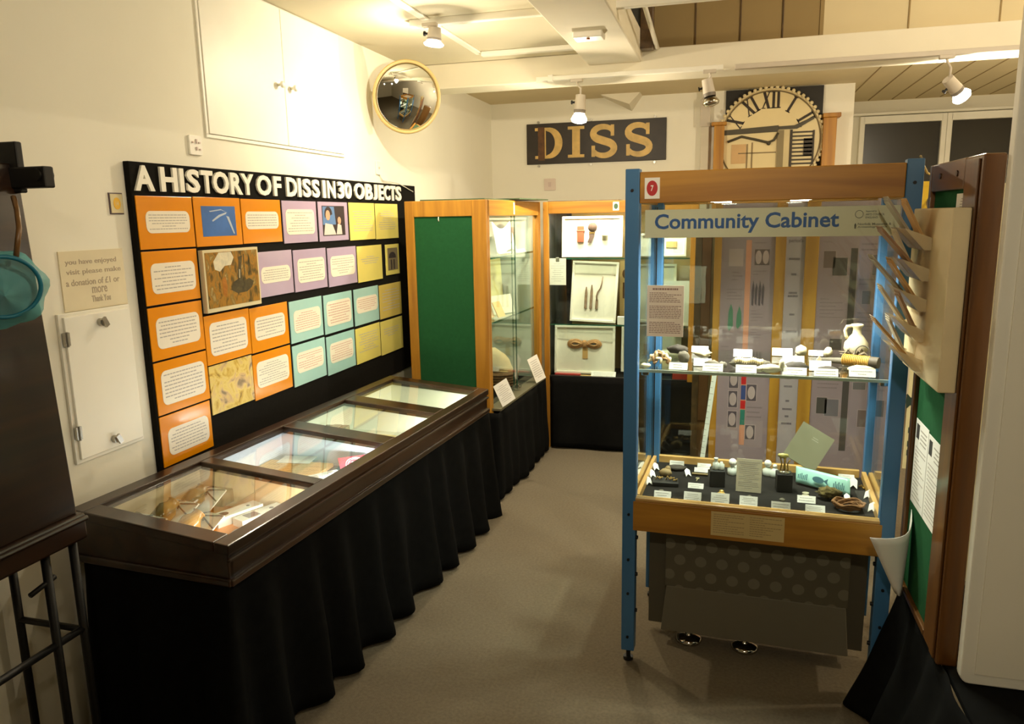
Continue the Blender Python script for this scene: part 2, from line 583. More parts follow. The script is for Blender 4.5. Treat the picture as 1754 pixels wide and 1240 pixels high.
uc = thing('wall_cupboard', 'large white painted two-door cupboard built into the wall above the history board', 'cupboard', (XL, 3.09, 1.918))
MB().box(0, 0.007, -0.545, 0.540, 0.0, 0.013).box(0, 0.007, -0.545, -0.532, 0.013, 0.587).box(0, 0.007, 0.527, 0.54, 0.013, 0.587).box(0, 0.007, -0.545, 0.540, 0.587, 0.59).build('cupboard_frame', M_gloss, uc, bevel=0.002)
for (a, b, k) in ((-0.530, 0.012, -0.04), (0.016, 0.525, 0.065)):
    d = MB().box(0.001, 0.010, a, b, 0.015, 0.585).build('door', M_gloss, uc, bevel=0.002)
    knob((0.010, k, 0.265), d, M_gloss)

lc = thing('wall_hatch', 'small white hatch door low on the left wall beside the history board', 'hatch', (XL, 1.925, 0.887))
MB().box(0, 0.01, -0.145, 0.137, -0.008, 0.456).build('hatch_frame', M_gloss, lc, bevel=0.002)
hd = MB().box(0.006, 0.018, -0.132, 0.127, 0.005, 0.445).build('door', M_gloss, lc, bevel=0.002)
for z in (0.415, 0.035):
    t = MB().cyl((0.018, 0.0, z), (0.032, 0.0, z), 0.012).obox((0.036, 0.004, z), (0.008, 0.016, 0.03), (0.5, 0, 0)).build('turn_button', M_steel, hd)
for z in (0.38, 0.09):
    MB().box(0.014, 0.022, -0.142, -0.122, z - 0.02, z + 0.02).cyl((0.022, -0.132, z - 0.022), (0.022, -0.132, z + 0.022), 0.004).build('hinge', M_steel, lc)

def card(name, y0, y1, z0, z1, m, x=XL, th=0.003):
    return MB().box(x, x + th, y0, y1, z0, z1)

sg = thing('donation_notice', 'pale wall notice in grey print asking visitors for a donation', 'notice', (XL, 1.95, 1.345))
MB().box(0, 0.004, -0.135, 0.115, 0, 0.18).build('board', mat('notice_cream', (222, 210, 178), rough=0.6), sg)
tl = MB()
F = F_LEFT((0, 0, 0))
for txt, u0, u1, v in (('you have enjoyed', -0.115, 0.085, 0.135), ('visit please make', -0.115, 0.10, 0.105), ('a donation of £1 or', -0.12, 0.09, 0.075), ('more', -0.025, 0.035, 0.047), ('Thank You', -0.03, 0.045, 0.02)):
    text(tl, txt, F, u0, u1, v, v + 0.02, 0.004, 0, bold=0.01, depth=0.0006)
tl.build('lettering', mat('notice_ink', (170, 154, 132), rough=0.6), sg)

ic = thing('number_plaque', 'small square wall plaque with a yellow disc left of the history board', 'plaque', (XL, 2.064, 1.634))
MB().box(0, 0.004, -0.028, 0.028, 0, 0.068).build('backing', mat('plaque_edge', (96, 80, 84)), ic)
MB().box(0.004, 0.006, -0.025, 0.025, 0.004, 0.064).build('face', M_cream, ic)
dm = MB().prism(disc(0, 0.034, 0.015, 0.019), F, 0.006, 0.0068)
text(dm, '14', F, -0.006, 0.006, 0.027, 0.041, 0.0068, 1, depth=0.0004)
dm.build('disc', [mat('plaque_yellow', (228, 176, 40)), M_cream], ic)

def socket(name, label, loc, w, h, F, details):
    t = thing(name, label, 'switch', loc)
    b = MB()
    b.prism(rrect(-w / 2, w / 2, -h / 2, h / 2, 0.006, 3), F, 0, 0.009)
    b.build('face_plate', M_plas, t, bevel=0.002)
    d = MB()
    for (u, v, a, c) in details:
        d.fbox(F, u - a, u + a, v - c, v + c, 0.009, 0.013)
    d.build('rocker', mat('socket_detail', (206, 186, 178)), t)
    return t
socket('wall_socket', 'white double socket plate on the wall above the word HISTORY', (XL, 2.475, 1.883), 0.07, 0.07, F_LEFT((0, 0, 0)),
       ((-0.018, 0.01, 0.004, 0.003), (0.002, 0.014, 0.003, 0.008), (0.018, 0.01, 0.004, 0.003), (0.002, -0.012, 0.004, 0.006), (0.02, -0.014, 0.003, 0.003)))
jb = socket('junction_box', 'little white junction box with a cable on the wall above the word OBJECTS', (XL, 4.02, 1.888), 0.06, 0.075, F_LEFT((0, 0, 0)), ((0, 0, 0.006, 0.006),))
MB().tube([(0.006, 0.01, -0.035), (0.008, 0.04, -0.066), (0.03, 0.2, -0.076), (0.03, 0.42, -0.12)], 0.003, 6).build('cable', M_plas, jb)
socket('light_switch', 'faint white switch plate on the back wall under the DISS sign', (-1.42, YB, 1.861), 0.095, 0.095, F_FRONT((0, 0, 0)), ((0, 0, 0.012, 0.018),))
bpy.data.objects['light_switch'].children[0].data.materials[0] = mat('switch_pink', (218, 202, 190), rough=0.5)

# convex mirror on its bracket
mr = thing('convex_mirror', 'round convex security mirror with a tan rim high on the left wall', 'mirror', (-1.705, 4.0, 2.252))
nrm = Vector((0.62, -0.72, -0.22)).normalized()
R = Z.rotation_difference(nrm).to_matrix()
rad, sag = 0.178, 0.036
Rs = (rad * rad + sag * sag) / (2 * sag)
prof = []
for i in range(15):
    r = rad * (1 - i / 14)
    prof.append((r, math.sqrt(Rs * Rs - r * r) - (Rs - sag)))
MB().lathe(prof, (0, 0, 0), 48, 0, R).build('mirror_glass', M_mirror, mr)
ring = [R @ Vector((0.183 * math.cos(a), 0.183 * math.sin(a), 0.0)) for a in [2 * math.pi * i / 48 for i in range(48)]]
MB().tube(ring, 0.0095, 10, closed=True).build('rim', M_tan, mr)
MB().lathe([(0.18, -0.002), (0.15, -0.022), (0.05, -0.034), (0, -0.034)], (0, 0, 0), 32, 0, R).build('back_shell', M_tan, mr)
bk = R @ Vector((0, 0, -0.03))
MB().tube([bk, bk + Vector((-0.07, 0.04, 0.0)), (-0.195, 0.10, 0.02)], 0.009, 8).cyl((-0.205, 0.10, 0.02), (-0.195, 0.10, 0.02), 0.035).build('bracket', M_tan, mr)

# ------------------------------------------------------------------ ceiling tracks and lamps
tag(MB().box(-1.46, 1.0, 3.485, 3.52, 2.478, ZC).build('lighting_track', M_gloss, bevel=0.003), 'white lighting track across the ceiling above the aisle', 'track')
bpy.data.objects['lighting_track'].data.transform(Matrix.Identity(4))
tag(MB().box(-1.10, -0.06, 4.465, 4.5, 2.368, 2.392).box(-1.03, -1.0, 4.46, 4.5, 2.36, 2.40).build('lighting_track', M_gloss, bevel=0.003), 'white lighting track on the lower edge of the beam, left of the clock', 'track')
tag(MB().box(0.0, 2.3, 4.465, 4.5, 2.362, 2.388).build('lighting_track', M_lampbody, bevel=0.003), 'grey lighting track on the lower edge of the beam, right of the clock', 'track')

def spot_lamp(label, mount, joint, tip, lit=True, power=TRACK_W, aim=0):
    """track spotlight: adapter, arm, body, collar and a reflector bulb whose face is at tip"""
    t = thing('track_spotlight', label, 'spotlight', mount)
    M0 = Vector(mount)
    J, E = Vector(joint) - M0, Vector(tip) - M0
    d = (E - J).normalized()
    L = (E - J).length
    MB().box(-0.035, 0.035, -0.014, 0.014, -0.018, 0.0).build('track_adapter', M_lampbody, t, bevel=0.003)
    MB().tube([(0, 0, -0.012), (0.004, 0, -0.03), J * 0.5 + Vector((0.012, 0, 0)), J], 0.006, 8).build('arm', M_lampbody, t)
    MB().cyl(J - d * 0.016, J + d * L * 0.46, 0.028, 0.033, 20).build('body', M_lampbody, t)
    MB().cyl(J + d * L * 0.46, J + d * L * 0.60, 0.034, 0.033, 20).build('collar', M_lampcollar, t)
    s = d.cross(Y).normalized() if abs(d.dot(Y)) < 0.9 else X
    MB().cyl(J + d * L * 0.18, J + d * L * 0.18 - s * 0.045, 0.006).cyl(J + d * L * 0.18 - s * 0.045, J + d * L * 0.18 - s * 0.052, 0.011).build('knob', M_iron, t)
    Rm = Z.rotation_difference(d).to_matrix()
    b0 = J + d * L * 0.60
    q = L * 0.40
    MB().lathe([(0.026, 0), (0.038, q * 0.3), (0.046, q * 0.6), (0.040, q * 0.85), (0.021, q * 0.97), (0, q)], b0, 24, 0, Rm).build('bulb', M_bulb if lit else M_chrome, t)
    if lit:
        q_ = Vector((0, 0, -1)).rotation_difference(d).to_euler()
        if aim:
            lamp_light('SPOT', 'lamp_light', t, E + d * 0.012, power, WARM, 0.035, spot=aim, blend=1.0, rot=q_)
        else:
            lamp_light('SPOT', 'lamp_light', t, E + d * 0.012, power * 0.55, WARM, 0.035, spot=168, blend=0.9, rot=q_)
            lamp_light('POINT', 'side_glow', t, E + d * 0.025, power * 0.26, WARM, 0.012)
    return t
G = 'ceiling track spotlights'
spot_lamp('lit track spotlight hanging nearest, at top centre of the picture', (-1.345, 3.45, 2.478), (-1.322, 3.45, 2.515 - 0.075), (-1.33, 3.45, 2.375), True, TRACK_W * 0.75)
spot_lamp('lit track spotlight hanging in front of the DISS sign', (-0.86, 4.455, 2.366), (-0.838, 4.455, 2.262), (-0.848, 4.455, 2.122))
spot_lamp('unlit chrome track spotlight hanging beside the clock', (-0.13, 4.45, 2.366), (-0.14, 4.45, 2.30), (-0.115, 4.44, 2.175), lit=False)
spot_lamp('lit track spotlight tilted sideways, hanging in front of the dark windows', (1.02, 4.455, 2.36), (1.04, 4.455, 2.235), (1.125, 4.50, 2.15), True, TRACK_W * 1.5)
# lamps of the same track further back in the room, over the visitor's head
def aimed(x, y, target, label, power, cone):
    J = Vector((x, y, 2.34))
    d = (Vector(target) - J).normalized()
    spot_lamp(label, (x, y, 2.44), J, J + d * 0.14, True, power, cone)
aimed(0.55, 0.5, (-1.91, 3.35, 2.0), 'lit track spotlight above the viewer, turned towards the history board', WALL_W, 85)
aimed(0.1, -0.6, (0.0, 2.7, 1.3), 'lit track spotlight behind the viewer, turned towards the aisle', ROOM_W, 100)
roof_fill_lamp = spot_lamp('added unseen spotlight up in the roof space, brightening the pale boarding', (1.5, 2.6, 3.4), (1.5, 2.62, 3.3), (1.5, 2.75, 3.2), True, 110.0)  # extra lamp added out of view to lighten the roof boarding
sm = thing('smoke_alarm', 'white box smoke alarm under the boxed ceiling joist', 'alarm', (-0.66, 3.72, 2.44))
MB().box(-0.07, 0.07, -0.05, 0.05, -0.028, 0).build('housing', M_plas, sm, bevel=0.006)
MB().cyl((0.0, -0.02, -0.034), (0.0, -0.02, -0.028), 0.009).build('indicator', mat('brown_led', (140, 80, 40)), sm)

br = MB()
br.add([(-0.98, 6.02, ZC), (-0.68, 6.02, ZC), (-0.76, 6.02, 2.43), (-0.98, YB, ZC), (-0.68, YB, ZC), (-0.76, YB, 2.40)], [(0, 2, 1), (3, 4, 5), (0, 3, 5, 2), (1, 2, 5, 4), (0, 1, 4, 3)])
tag(br.build('corner_bracket', M_beam), 'pale triangular bracket where the ceiling meets the back wall', 'bracket')
cb = thing('cable_trunking', 'vertical pale grey trunking on the back wall left of the clock', 'trunking', (-0.202, YB, 1.3))
MB().box(-0.03, 0.03, -0.05, 0, 0, 1.2).build('channel', mat('trunking_grey', (206, 198, 178)), cb, bevel=0.004)
MB().box(-0.038, 0.038, -0.065, -0.05, 0.95, 1.15).build('cover', M_lampbody, cb, bevel=0.004)

# ------------------------------------------------------------------ DISS sign
ds = thing('station_name_sign', 'long dark sign with worn gold letters reading DISS on the back wall', 'sign', (-1.05, YB, 2.02))
MB().box(-0.556, 0.558, -0.02, 0, 0.002, 0.318).build('sign_board', mat('sign_brown', (38, 29, 20), rough=0.5, var=0.35, scale=14), ds, bevel=0.003)
M_goldl = mat('worn_gold', (206, 172, 100), rough=0.5, var=0.25, scale=16)
Fs = F_FRONT((0, -0.02, 0))
def ribbon(mb, pts, ws, F, w0, w1):
    """flat letter stroke of changing width"""
    P = [Vector((a, b, 0)) for a, b in pts]
    Lp, Rp = [], []
    for i, p in enumerate(P):
        d = (P[min(i + 1, len(P) - 1)] - P[max(i - 1, 0)]).normalized()
        nn = Vector((-d.y, d.x, 0))
        Lp.append(p + nn * ws[i] / 2)
        Rp.append(p - nn * ws[i] / 2)
    for i in range(len(P) - 1):
        mb.prism([(q.x, q.y) for q in (Rp[i], Rp[i + 1], Lp[i + 1], Lp[i])], F, w0, w1)
def letter_D(x):
    mb = MB()
    mb.fbox(Fs, x + 0.03, x + 0.09, 0.045, 0.285, 0, 0.004)
    for z in (0.045, 0.262):
        mb.fbox(Fs, x, x + 0.11, z, z + 0.023, 0, 0.0036)
    pts, ws = [], []
    for i in range(17):
        a = math.radians(90 - 180 * i / 16)
        pts.append((x + 0.10 + 0.095 * math.cos(a), 0.165 + 0.106 * math.sin(a)))
        ws.append(0.026 + 0.036 * math.cos(a))
    ribbon(mb, pts, ws, Fs, 0, 0.004)
    return mb
def letter_I(x):
    mb = MB().fbox(Fs, x + 0.035, x + 0.098, 0.045, 0.285, 0, 0.004)
    for z in (0.045, 0.262):
        mb.fbox(Fs, x, x + 0.133, z, z + 0.023, 0, 0.0036)
    return mb
def letter_S(x):
    mb = MB()
    pts, ws = [], []
    for i in range(15):
        a = math.radians(20 + 215 * i / 14)
        pts.append((x + 0.108 + 0.078 * math.cos(a), 0.222 + 0.05 * math.sin(a)))
        ws.append(0.034 + 0.026 * (i / 14))
    for i in range(15):
        a = math.radians(55 - 215 * i / 14)
        pts.append((x + 0.112 + 0.082 * math.cos(a), 0.105 + 0.053 * math.sin(a)))
        ws.append(0.060 - 0.026 * (i / 14))
    ribbon(mb, pts, ws, Fs, 0, 0.004)
    mb.fbox(Fs, x + 0.168, x + 0.195, 0.200, 0.285, 0, 0.0044)
    mb.fbox(Fs, x + 0.016, x + 0.044, 0.044, 0.130, 0, 0.0044)
    return mb
for fn, x in ((letter_D, -0.485), (letter_I, -0.215), (letter_S, -0.04), (letter_S, 0.235)):
    fn(x).build('letter', M_goldl, ds)
MB().fbox(Fs, -0.46, -0.405, 0.03, 0.29, 0.004, 0.006).build('rust_stain', mat('rust', (92, 58, 24), var=0.4, scale=30), ds)
for x in (-0.46, -0.03, 0.47):
    for z in (-0.012, 0.33):
        MB().cyl((x, -0.012, z), (x, 0, z), 0.01, n=10).build('mirror_clip', M_steel, ds)

# ------------------------------------------------------------------ clock
ck = thing('station_clock', 'big round clock face with Roman numerals in front of a black square panel', 'clock', (0.266, YB, 1.45))
zc = 2.13 - 1.45
MB().box(-0.322, 0.363, -0.02, 0, 0.05, 1.055).build('back_panel', mat('clock_black', (30, 27, 20), rough=0.6), ck, bevel=0.002)
MB().box(-0.40, -0.325, -0.10, 0, 0, 0.80).box(-0.42, -0.31, -0.11, 0, 0.80, 0.825).build('side_post', M_pine, ck, bevel=0.004)
MB().box(0.365, 0.455, -0.10, 0, 0, 0.82).box(0.36, 0.48, -0.11, 0, 0.82, 0.85).build('side_post', M_pine, ck, bevel=0.004)
Fk = F_FRONT((0, -0.05, zc))
dial = MB().prism(disc(0, 0, 0.372, n=72), Fk, -0.03, 0.0)
dial.build('dial', mat('dial_cream', (226, 208, 158), rough=0.35, var=0.05, scale=5), ck)
bd = MB()
for i in range(60):
    a = 2 * math.pi * i / 60
    p = Fk[0] + X * 0.376 * math.cos(a) + Z * 0.376 * math.sin(a) - Y * 0.012
    bd.ball(p, (0.0135, 0.010, 0.0135), 8)
bd.build('minute_beads', mat('bead_cream', (222, 206, 162), rough=0.4), ck)
MB().tube([Fk[0] + X * 0.352 * math.cos(2 * math.pi * i / 72) + Z * 0.352 * math.sin(2 * math.pi * i / 72) - Y * 0.004 for i in range(72)], 0.005, 6, closed=True).build('inner_ring', mat('ring_dark', (120, 104, 70)), ck)
def numeral(txt, deg):
    nb = MB()
    a = math.radians(90 - deg)
    rad_ = Vector((math.cos(a), 0, math.sin(a)))
    tan_ = Vector((math.sin(a), 0, -math.cos(a)))
    Fn = (Fk[0] + rad_ * 0.228, tan_ * 1.12, rad_ * 1.14, -Y)
    w = {'I': 0.03, 'X': 0.06}
    tot = sum(w[c] for c in txt)
    u = -tot / 2
    for c in txt:
        if c == 'I':
            nb.fbox(Fn, u + 0.008, u + 0.024, 0, 0.105, 0.0, 0.003)
            for v in (0, 0.1):
                nb.fbox(Fn, u + 0.001, u + 0.031, v, v + 0.006, 0.0, 0.003)
        else:
            nb.prism([(u + 0.006, 0.105), (u + 0.024, 0.105), (u + 0.056, 0), (u + 0.038, 0)], Fn, 0, 0.003)
            nb.prism([(u + 0.046, 0.105), (u + 0.053, 0.105), (u + 0.012, 0), (u + 0.004, 0)], Fn, 0, 0.0032)
            for v in (0, 0.1):
                nb.fbox(Fn, u + 0.0, u + 0.026, v, v + 0.005, 0.0, 0.003)
                nb.fbox(Fn, u + 0.036, u + 0.06, v, v + 0.005, 0.0, 0.003)
        u += w[c]
    nb.build('numeral', mat('numeral_black', (46, 36, 26)), ck)
for k, t_ in enumerate(('XII', 'I', 'II')):
    numeral(t_, 30 * k)
numeral('XI', -30)
numeral('X', -60)
M_clk = mat('clock_iron', (70, 64, 48), rough=0.5)
MB().prism([(-0.33, 0.05), (-0.33, 0.085), (0.06, 0.105), (0.06, 0.06)], Fk, 0.004, 0.012).prism([(0.06, 0.075), (0.06, 0.097), (0.17, 0.10), (0.30, 0.155), (0.305, 0.14), (0.19, 0.075)], Fk, 0.004, 0.012).build('minute_hand', M_clk, ck, bevel=0.002)
MB().tube([Fk[0] + X * a - Y * 0.012 + Z * b for a, b in ((-0.30, 0.0), (-0.20, 0.035), (-0.10, 0.01), (-0.01, -0.015), (0.03, 0.0), (0.06, 0.05))], 0.009, 8).ball(Fk[0] + Vector((-0.005, -0.012, -0.02)), 0.016, 12).build('hour_hand', M_clk, ck)
MB().fbox(Fk, 0.055, 0.10, -0.34, 0.07, 0.004, 0.016).build('dark_upright', mat('upright_grey', (136, 122, 88)), ck)
MB().fbox(Fk, 0.10, 0.14, -0.34, 0.07, 0.004, 0.014).build('pale_upright', mat('upright_pale', (206, 190, 146)), ck)
lt = MB().fbox(Fk, 0.145, 0.160, -0.31, 0.07, 0.002, 0.012).fbox(Fk, 0.30, 0.312, -0.18, 0.06, 0.002, 0.012).fbox(Fk, 0.24, 0.30, -0.12, 0.005, 0.002, 0.01)
for i in range(9):
    v = 0.045 - i * 0.028
    lt.fbox(Fk, 0.16, 0.30, v, v + 0.011, 0.002, 0.010)
lt.build('reflected_lattice', mat('lattice_dark', (58, 50, 38)), ck)  # dark bars built in place of a reflection in the mirrored dial
MB().fbox(Fk, -0.16, -0.152, -0.3, -0.02, 0.002, 0.006).fbox(Fk, -0.125, -0.117, -0.3, -0.01, 0.002, 0.006).fbox(Fk, -0.22, 0.05, -0.09, -0.082, 0.002, 0.006).build('reflected_rods', mat('rod_brown', (132, 112, 76)), ck)  # thin lines stand in for things reflected in the lower dial
MB().fbox(Fk, -0.27, -0.165, -0.16, -0.02, 0.001, 0.004).build('tan_patch', mat('patch_tan', (208, 172, 122)), ck)

# ------------------------------------------------------------------ history board on the left wall
hb = thing('history_board', 'black display board headed A HISTORY OF DISS IN 30 OBJECTS above the table case', 'board', (XL + 0.0015, 2.112, 0.70))
MB().box(0, 0.022, 0, 2.373, 0, 1.104).build('backing_board', M_black, hb, bevel=0.002)
TITLE = 'A HISTORY OF DISS IN 30 OBJECTS'
SPANS = [('A', 0.013, 0.103), ('H', 0.134, 0.218), ('I', 0.23, 0.252), ('S', 0.267, 0.337), ('T', 0.346, 0.413), ('O', 0.413, 0.508), ('R', 0.519, 0.594), ('Y', 0.587, 0.673), ('O', 0.693, 0.798), ('F', 0.816, 0.874), ('D', 0.915, 1.001), ('I', 1.01, 1.035), ('S', 1.05, 1.121), ('S', 1.132, 1.201), ('I', 1.228, 1.256), ('N', 1.273, 1.353), ('3', 1.377, 1.443), ('0', 1.449, 1.524), ('O', 1.557, 1.67), ('B', 1.684, 1.768), ('J', 1.775, 1.826), ('E', 1.848, 1.908), ('C', 1.916, 1.993), ('T', 2.001, 2.066), ('S', 2.074, 2.149)]
M_let = mat('white_foam_letter', (240, 236, 222), rough=0.6)
Fh = F_LEFT((0.022, 0, 0))
for ch, a, b in SPANS:
    l = MB()
    text(l, ch, Fh, a, b, 1.010, 1.093, 0.0, 0, bold=0.035, depth=0.008)
    l.build('letter', M_let, hb)

XB = XL + 0.0240
def info_card(y0, y1, z0, z1, m, label, rows, pr=(0.1, 0.26, 0.9, 0.8), ink=M_ink, plain=False, gname='information cards on the history board'):
    w, h = y1 - y0, z1 - z0
    t = thing('information_card', label, 'card', (XB, y0, z0), 0, gname)
    MB().box(0, 0.004, 0, w, 0, h).build('card_sheet', m, t, bevel=0.0008)
    F = F_LEFT((0.004, 0, 0))
    a, b, c, d = pr
    mb = MB()
    if plain:
        lines(mb, F, w * a, w * c, h * b, h * d, rows, 0.0002, 0, h=0.3)
        mb.build('print', M_inkp if ink is M_inkp else M_ink, t)
    else:
        mb.prism(rrect(w * a, w * c, h * b, h * d, h * 0.13), F, 0, 0.0012)
        lines(mb, F, w * (a + 0.05), w * (c - 0.05), h * (b + 0.05), h * (d - 0.05), rows, 0.0012, 1, h=0.3)
        mb.build('text_panel', [M_panel, ink], t)
    return t
def picture_card(y0, y1, z0, z1, m, label, pm, pr, blobs=(), name='picture_card'):
    w, h = y1 - y0, z1 - z0
    t = thing(name, label, 'card', (XB, y0, z0), 0, 'picture cards on the history board')
    MB().box(0, 0.004, 0, w, 0, h).build('card_sheet', m, t, bevel=0.0008)
    F = F_LEFT((0.004, 0, 0))
    a, b, c, d = pr
    mb = MB().fbox(F, w * a, w * c, h * b, h * d, 0, 0.0008, 0)
    mats = [pm]
    for k, (bm_, poly) in enumerate(blobs):
        mats.append(bm_)
        mb.prism([(w * p, h * q) for p, q in poly], F, 0.0008 + 0.0002 * k, 0.0012 + 0.0002 * k, k + 1)
    mb.build('picture', mats, t)
    return t

CY = [(2.122, 2.397), (2.405, 2.682), (2.689, 2.969), (2.983, 3.271), (3.288, 3.580), (3.598, 3.892), (3.905, 4.201)]
o = M_orange
info_card(*CY[0], 1.517, 1.694, o, 'orange text card at the top left corner of the history board', 6, (0.13, 0.30, 0.92, 0.72))
ph = mat('sky_print', (58, 104, 172), rough=0.3, var=0.25, scale=9)
wisp = mat('pale_wisp', (176, 188, 204), rough=0.4)
picture_card(*CY[1], 1.515, 1.696, o, 'orange card with a blue picture, second in the top row of the history board', ph, (0.14, 0.2, 0.87, 0.82),
             ((wisp, [(0.36, 0.5), (0.52, 0.60), (0.66, 0.66), (0.68, 0.70), (0.5, 0.64), (0.35, 0.53)]), (wisp, [(0.66, 0.62), (0.8, 0.24), (0.83, 0.24), (0.72, 0.6)]), (wisp, [(0.3, 0.72), (0.55, 0.76), (0.7, 0.68), (0.56, 0.74), (0.32, 0.70)])))
info_card(*CY[2], 1.516, 1.694, o, 'orange text card, rightmost orange one of the top row', 5, (0.08, 0.32, 0.92, 0.72))
info_card(*CY[3], 1.506, 1.692, M_lilac, 'lilac text card in the top row beside the portrait picture', 8, (0.08, 0.20, 0.92, 0.80))
skin = mat('print_skin', (206, 160, 130), rough=0.4); drk = mat('print_dark', (52, 44, 48), rough=0.4); blu = mat('print_blue', (92, 128, 176), rough=0.4); paleP = mat('print_pale', (214, 200, 194), rough=0.4)
picture_card(*CY[4], 1.504, 1.692, M_lilac, 'lilac card with a portrait picture of two people', drk, (0.12, 0.14, 0.88, 0.9),
             ((blu, [(0.13, 0.42), (0.56, 0.42), (0.52, 0.88), (0.14, 0.88)]), (drk, [(0.2, 0.6)] + [(0.32 + 0.13 * math.cos(t), 0.68 + 0.2 * math.sin(t)) for t in [i * 0.35 for i in range(10)]]),
              (skin, disc(0.30, 0.66, 0.075, 0.13, 16)), (paleP, [(0.14, 0.16), (0.55, 0.16), (0.44, 0.42), (0.2, 0.46)]), (skin, disc(0.68, 0.52, 0.06, 0.1, 14)), (paleP, [(0.56, 0.16), (0.76, 0.16), (0.74, 0.40), (0.62, 0.44)])))
info_card(*CY[5], 1.499, 1.692, M_yellow, 'yellow text card, left one of the two yellow cards in the top row', 9, (0.14, 0.22, 0.9, 0.8), plain=True)
info_card(*CY[6], 1.496, 1.691, M_yellow, 'yellow text card at the top right corner of the history board', 9, (0.12, 0.25, 0.88, 0.82), plain=True)
info_card(CY[0][0], CY[0][1], 1.328, 1.510, o, 'orange text card second from the top in the left column', 7, (0.12, 0.20, 0.93, 0.77))
pt = thing('framed_print', 'thick pale-edged autumn landscape picture standing out from the history board', 'picture', (XB, 2.409, 1.268))
MB().box(0, 0.02, 0, 0.345, 0, 0.234).build('panel', mat('print_edge', (214, 200, 160)), pt, bevel=0.001)
au = MB().box(0.02, 0.0212, 0.01, 0.335, 0.016, 0.224)
Fau = F_LEFT((0.0212, 0, 0))
au.prism([(0.06, 0.16), (0.09, 0.15), (0.12, 0.17), (0.16, 0.172), (0.18, 0.2), (0.165, 0.222), (0.09, 0.222), (0.055, 0.19)], Fau, 0, 0.0004, 1)
au.prism([(0.15, 0.075), (0.19, 0.058), (0.25, 0.06), (0.285, 0.075), (0.30, 0.098), (0.27, 0.112), (0.24, 0.105), (0.21, 0.118), (0.17, 0.105)], Fau, 0, 0.0004, 2)
au.prism([(0.20, 0.10), (0.225, 0.10), (0.222, 0.16), (0.235, 0.205), (0.21, 0.20), (0.204, 0.15)], Fau, 0, 0.0005, 2)
au.prism([(0.24, 0.11), (0.245, 0.11), (0.247, 0.21), (0.241, 0.21)], Fau, 0, 0.0005, 2)
au.prism([(0.10, 0.06), (0.118, 0.05), (0.128, 0.09), (0.12, 0.13), (0.098, 0.12)], Fau, 0, 0.0004, 3)
au.prism([(0.205, 0.118), (0.21, 0.117), (0.214, 0.15), (0.209, 0.152)], Fau, 0, 0.0007, 1)
au.build('picture', [picture('autumn_print', [(46, 36, 16), (96, 76, 32), (168, 118, 36), (128, 104, 50), (190, 164, 110)], 34.0, 0.3, (1, 1, 0.55), 0.4), picture('print_sky', [(226, 216, 186), (196, 190, 168)], 30.0), picture('print_dusk', [(52, 46, 30), (92, 80, 52)], 40.0), picture('print_amber', [(186, 118, 30), (150, 92, 26)], 40.0)], pt)
info_card(2.761, 3.032, 1.288, 1.478, M_lilac, 'lilac text card just right of the autumn landscape picture', 5, (0.10, 0.30, 0.92, 0.66))
info_card(3.044, 3.335, 1.285, 1.474, M_lilac, 'lilac text card in the middle of the three lilac cards of the second row', 8, (0.1, 0.2, 0.93, 0.78))
info_card(3.350, 3.648, 1.280, 1.470, M_lilac, 'lilac text card beside the yellow cards of the second row', 7, (0.08, 0.25, 0.93, 0.78))
info_card(3.662, 3.959, 1.275, 1.466, M_yellow, 'yellow text card in the second row, left of the building photograph', 4, (0.14, 0.48, 0.88, 0.72), plain=True)
bgrey = mat('print_grey', (120, 108, 84), rough=0.4)
picture_card(4.010, 4.194, 1.288, 1.462, M_yellow, 'narrow yellow card with a photograph of a domed building', bgrey, (0.13, 0.15, 0.87, 0.88),
             ((drk, [(0.16, 0.55)] + [(0.48 + 0.28 * math.cos(t), 0.55 + 0.2 * math.sin(t)) for t in [math.pi * i / 10 for i in range(11)]]), (bgrey, [(0.2, 0.2), (0.26, 0.2), (0.26, 0.5), (0.2, 0.5)]), (drk, [(0.34, 0.18), (0.42, 0.18), (0.42, 0.5), (0.34, 0.5)]), (drk, [(0.54, 0.18), (0.62, 0.18), (0.62, 0.5), (0.54, 0.5)])), name='photograph_card')
info_card(CY[0][0], CY[0][1], 1.137, 1.320, o, 'orange text card third from the top in the left column', 7, (0.11, 0.20, 0.92, 0.79))
info_card(2.402, 2.681, 1.069, 1.257, o, 'orange text card under the autumn landscape picture', 8, (0.09, 0.16, 0.92, 0.84))
info_card(2.686, 2.966, 1.066, 1.253, o, 'orange text card touching the first aqua card of the third row', 6, (0.1, 0.25, 0.9, 0.77))
info_card(2.982, 3.267, 1.058, 1.248, M_aqua, 'aqua text card, leftmost in the third row', 8, (0.1, 0.22, 0.93, 0.76), ink=M_inkp)
info_card(3.284, 3.575, 1.054, 1.245, M_aqua, 'aqua text card, middle one of three in the third row', 8, (0.08, 0.18, 0.94, 0.82), ink=M_inkp)
info_card(3.598, 3.888, 1.051, 1.244, M_aqua, 'aqua text card, beside the mustard card of the third row', 6, (0.08, 0.32, 0.94, 0.76), ink=M_inkp)
info_card(3.904, 4.199, 1.047, 1.239, M_gold, 'mustard text card at the right end of the third row', 8, (0.12, 0.2, 0.9, 0.86), plain=True)
info_card(CY[0][0], CY[0][1], 0.945, 1.130, o, 'orange text card fourth from the top in the left column', 8, (0.1, 0.16, 0.93, 0.82))
mp_ = thing('map_print', 'yellow and brown map-like picture in the fourth row of the history board', 'picture', (XB, 2.404, 0.876))
MB().box(0, 0.004, 0, 0.271, 0, 0.188).build('picture', picture('map_paper', [(92, 66, 36), (196, 158, 62), (222, 196, 110), (206, 172, 122), (140, 120, 90)], 16.0, 0.3), mp_)
info_card(2.680, 2.966, 0.866, 1.058, o, 'orange text card right of the map picture', 9, (0.08, 0.24, 0.92, 0.82))
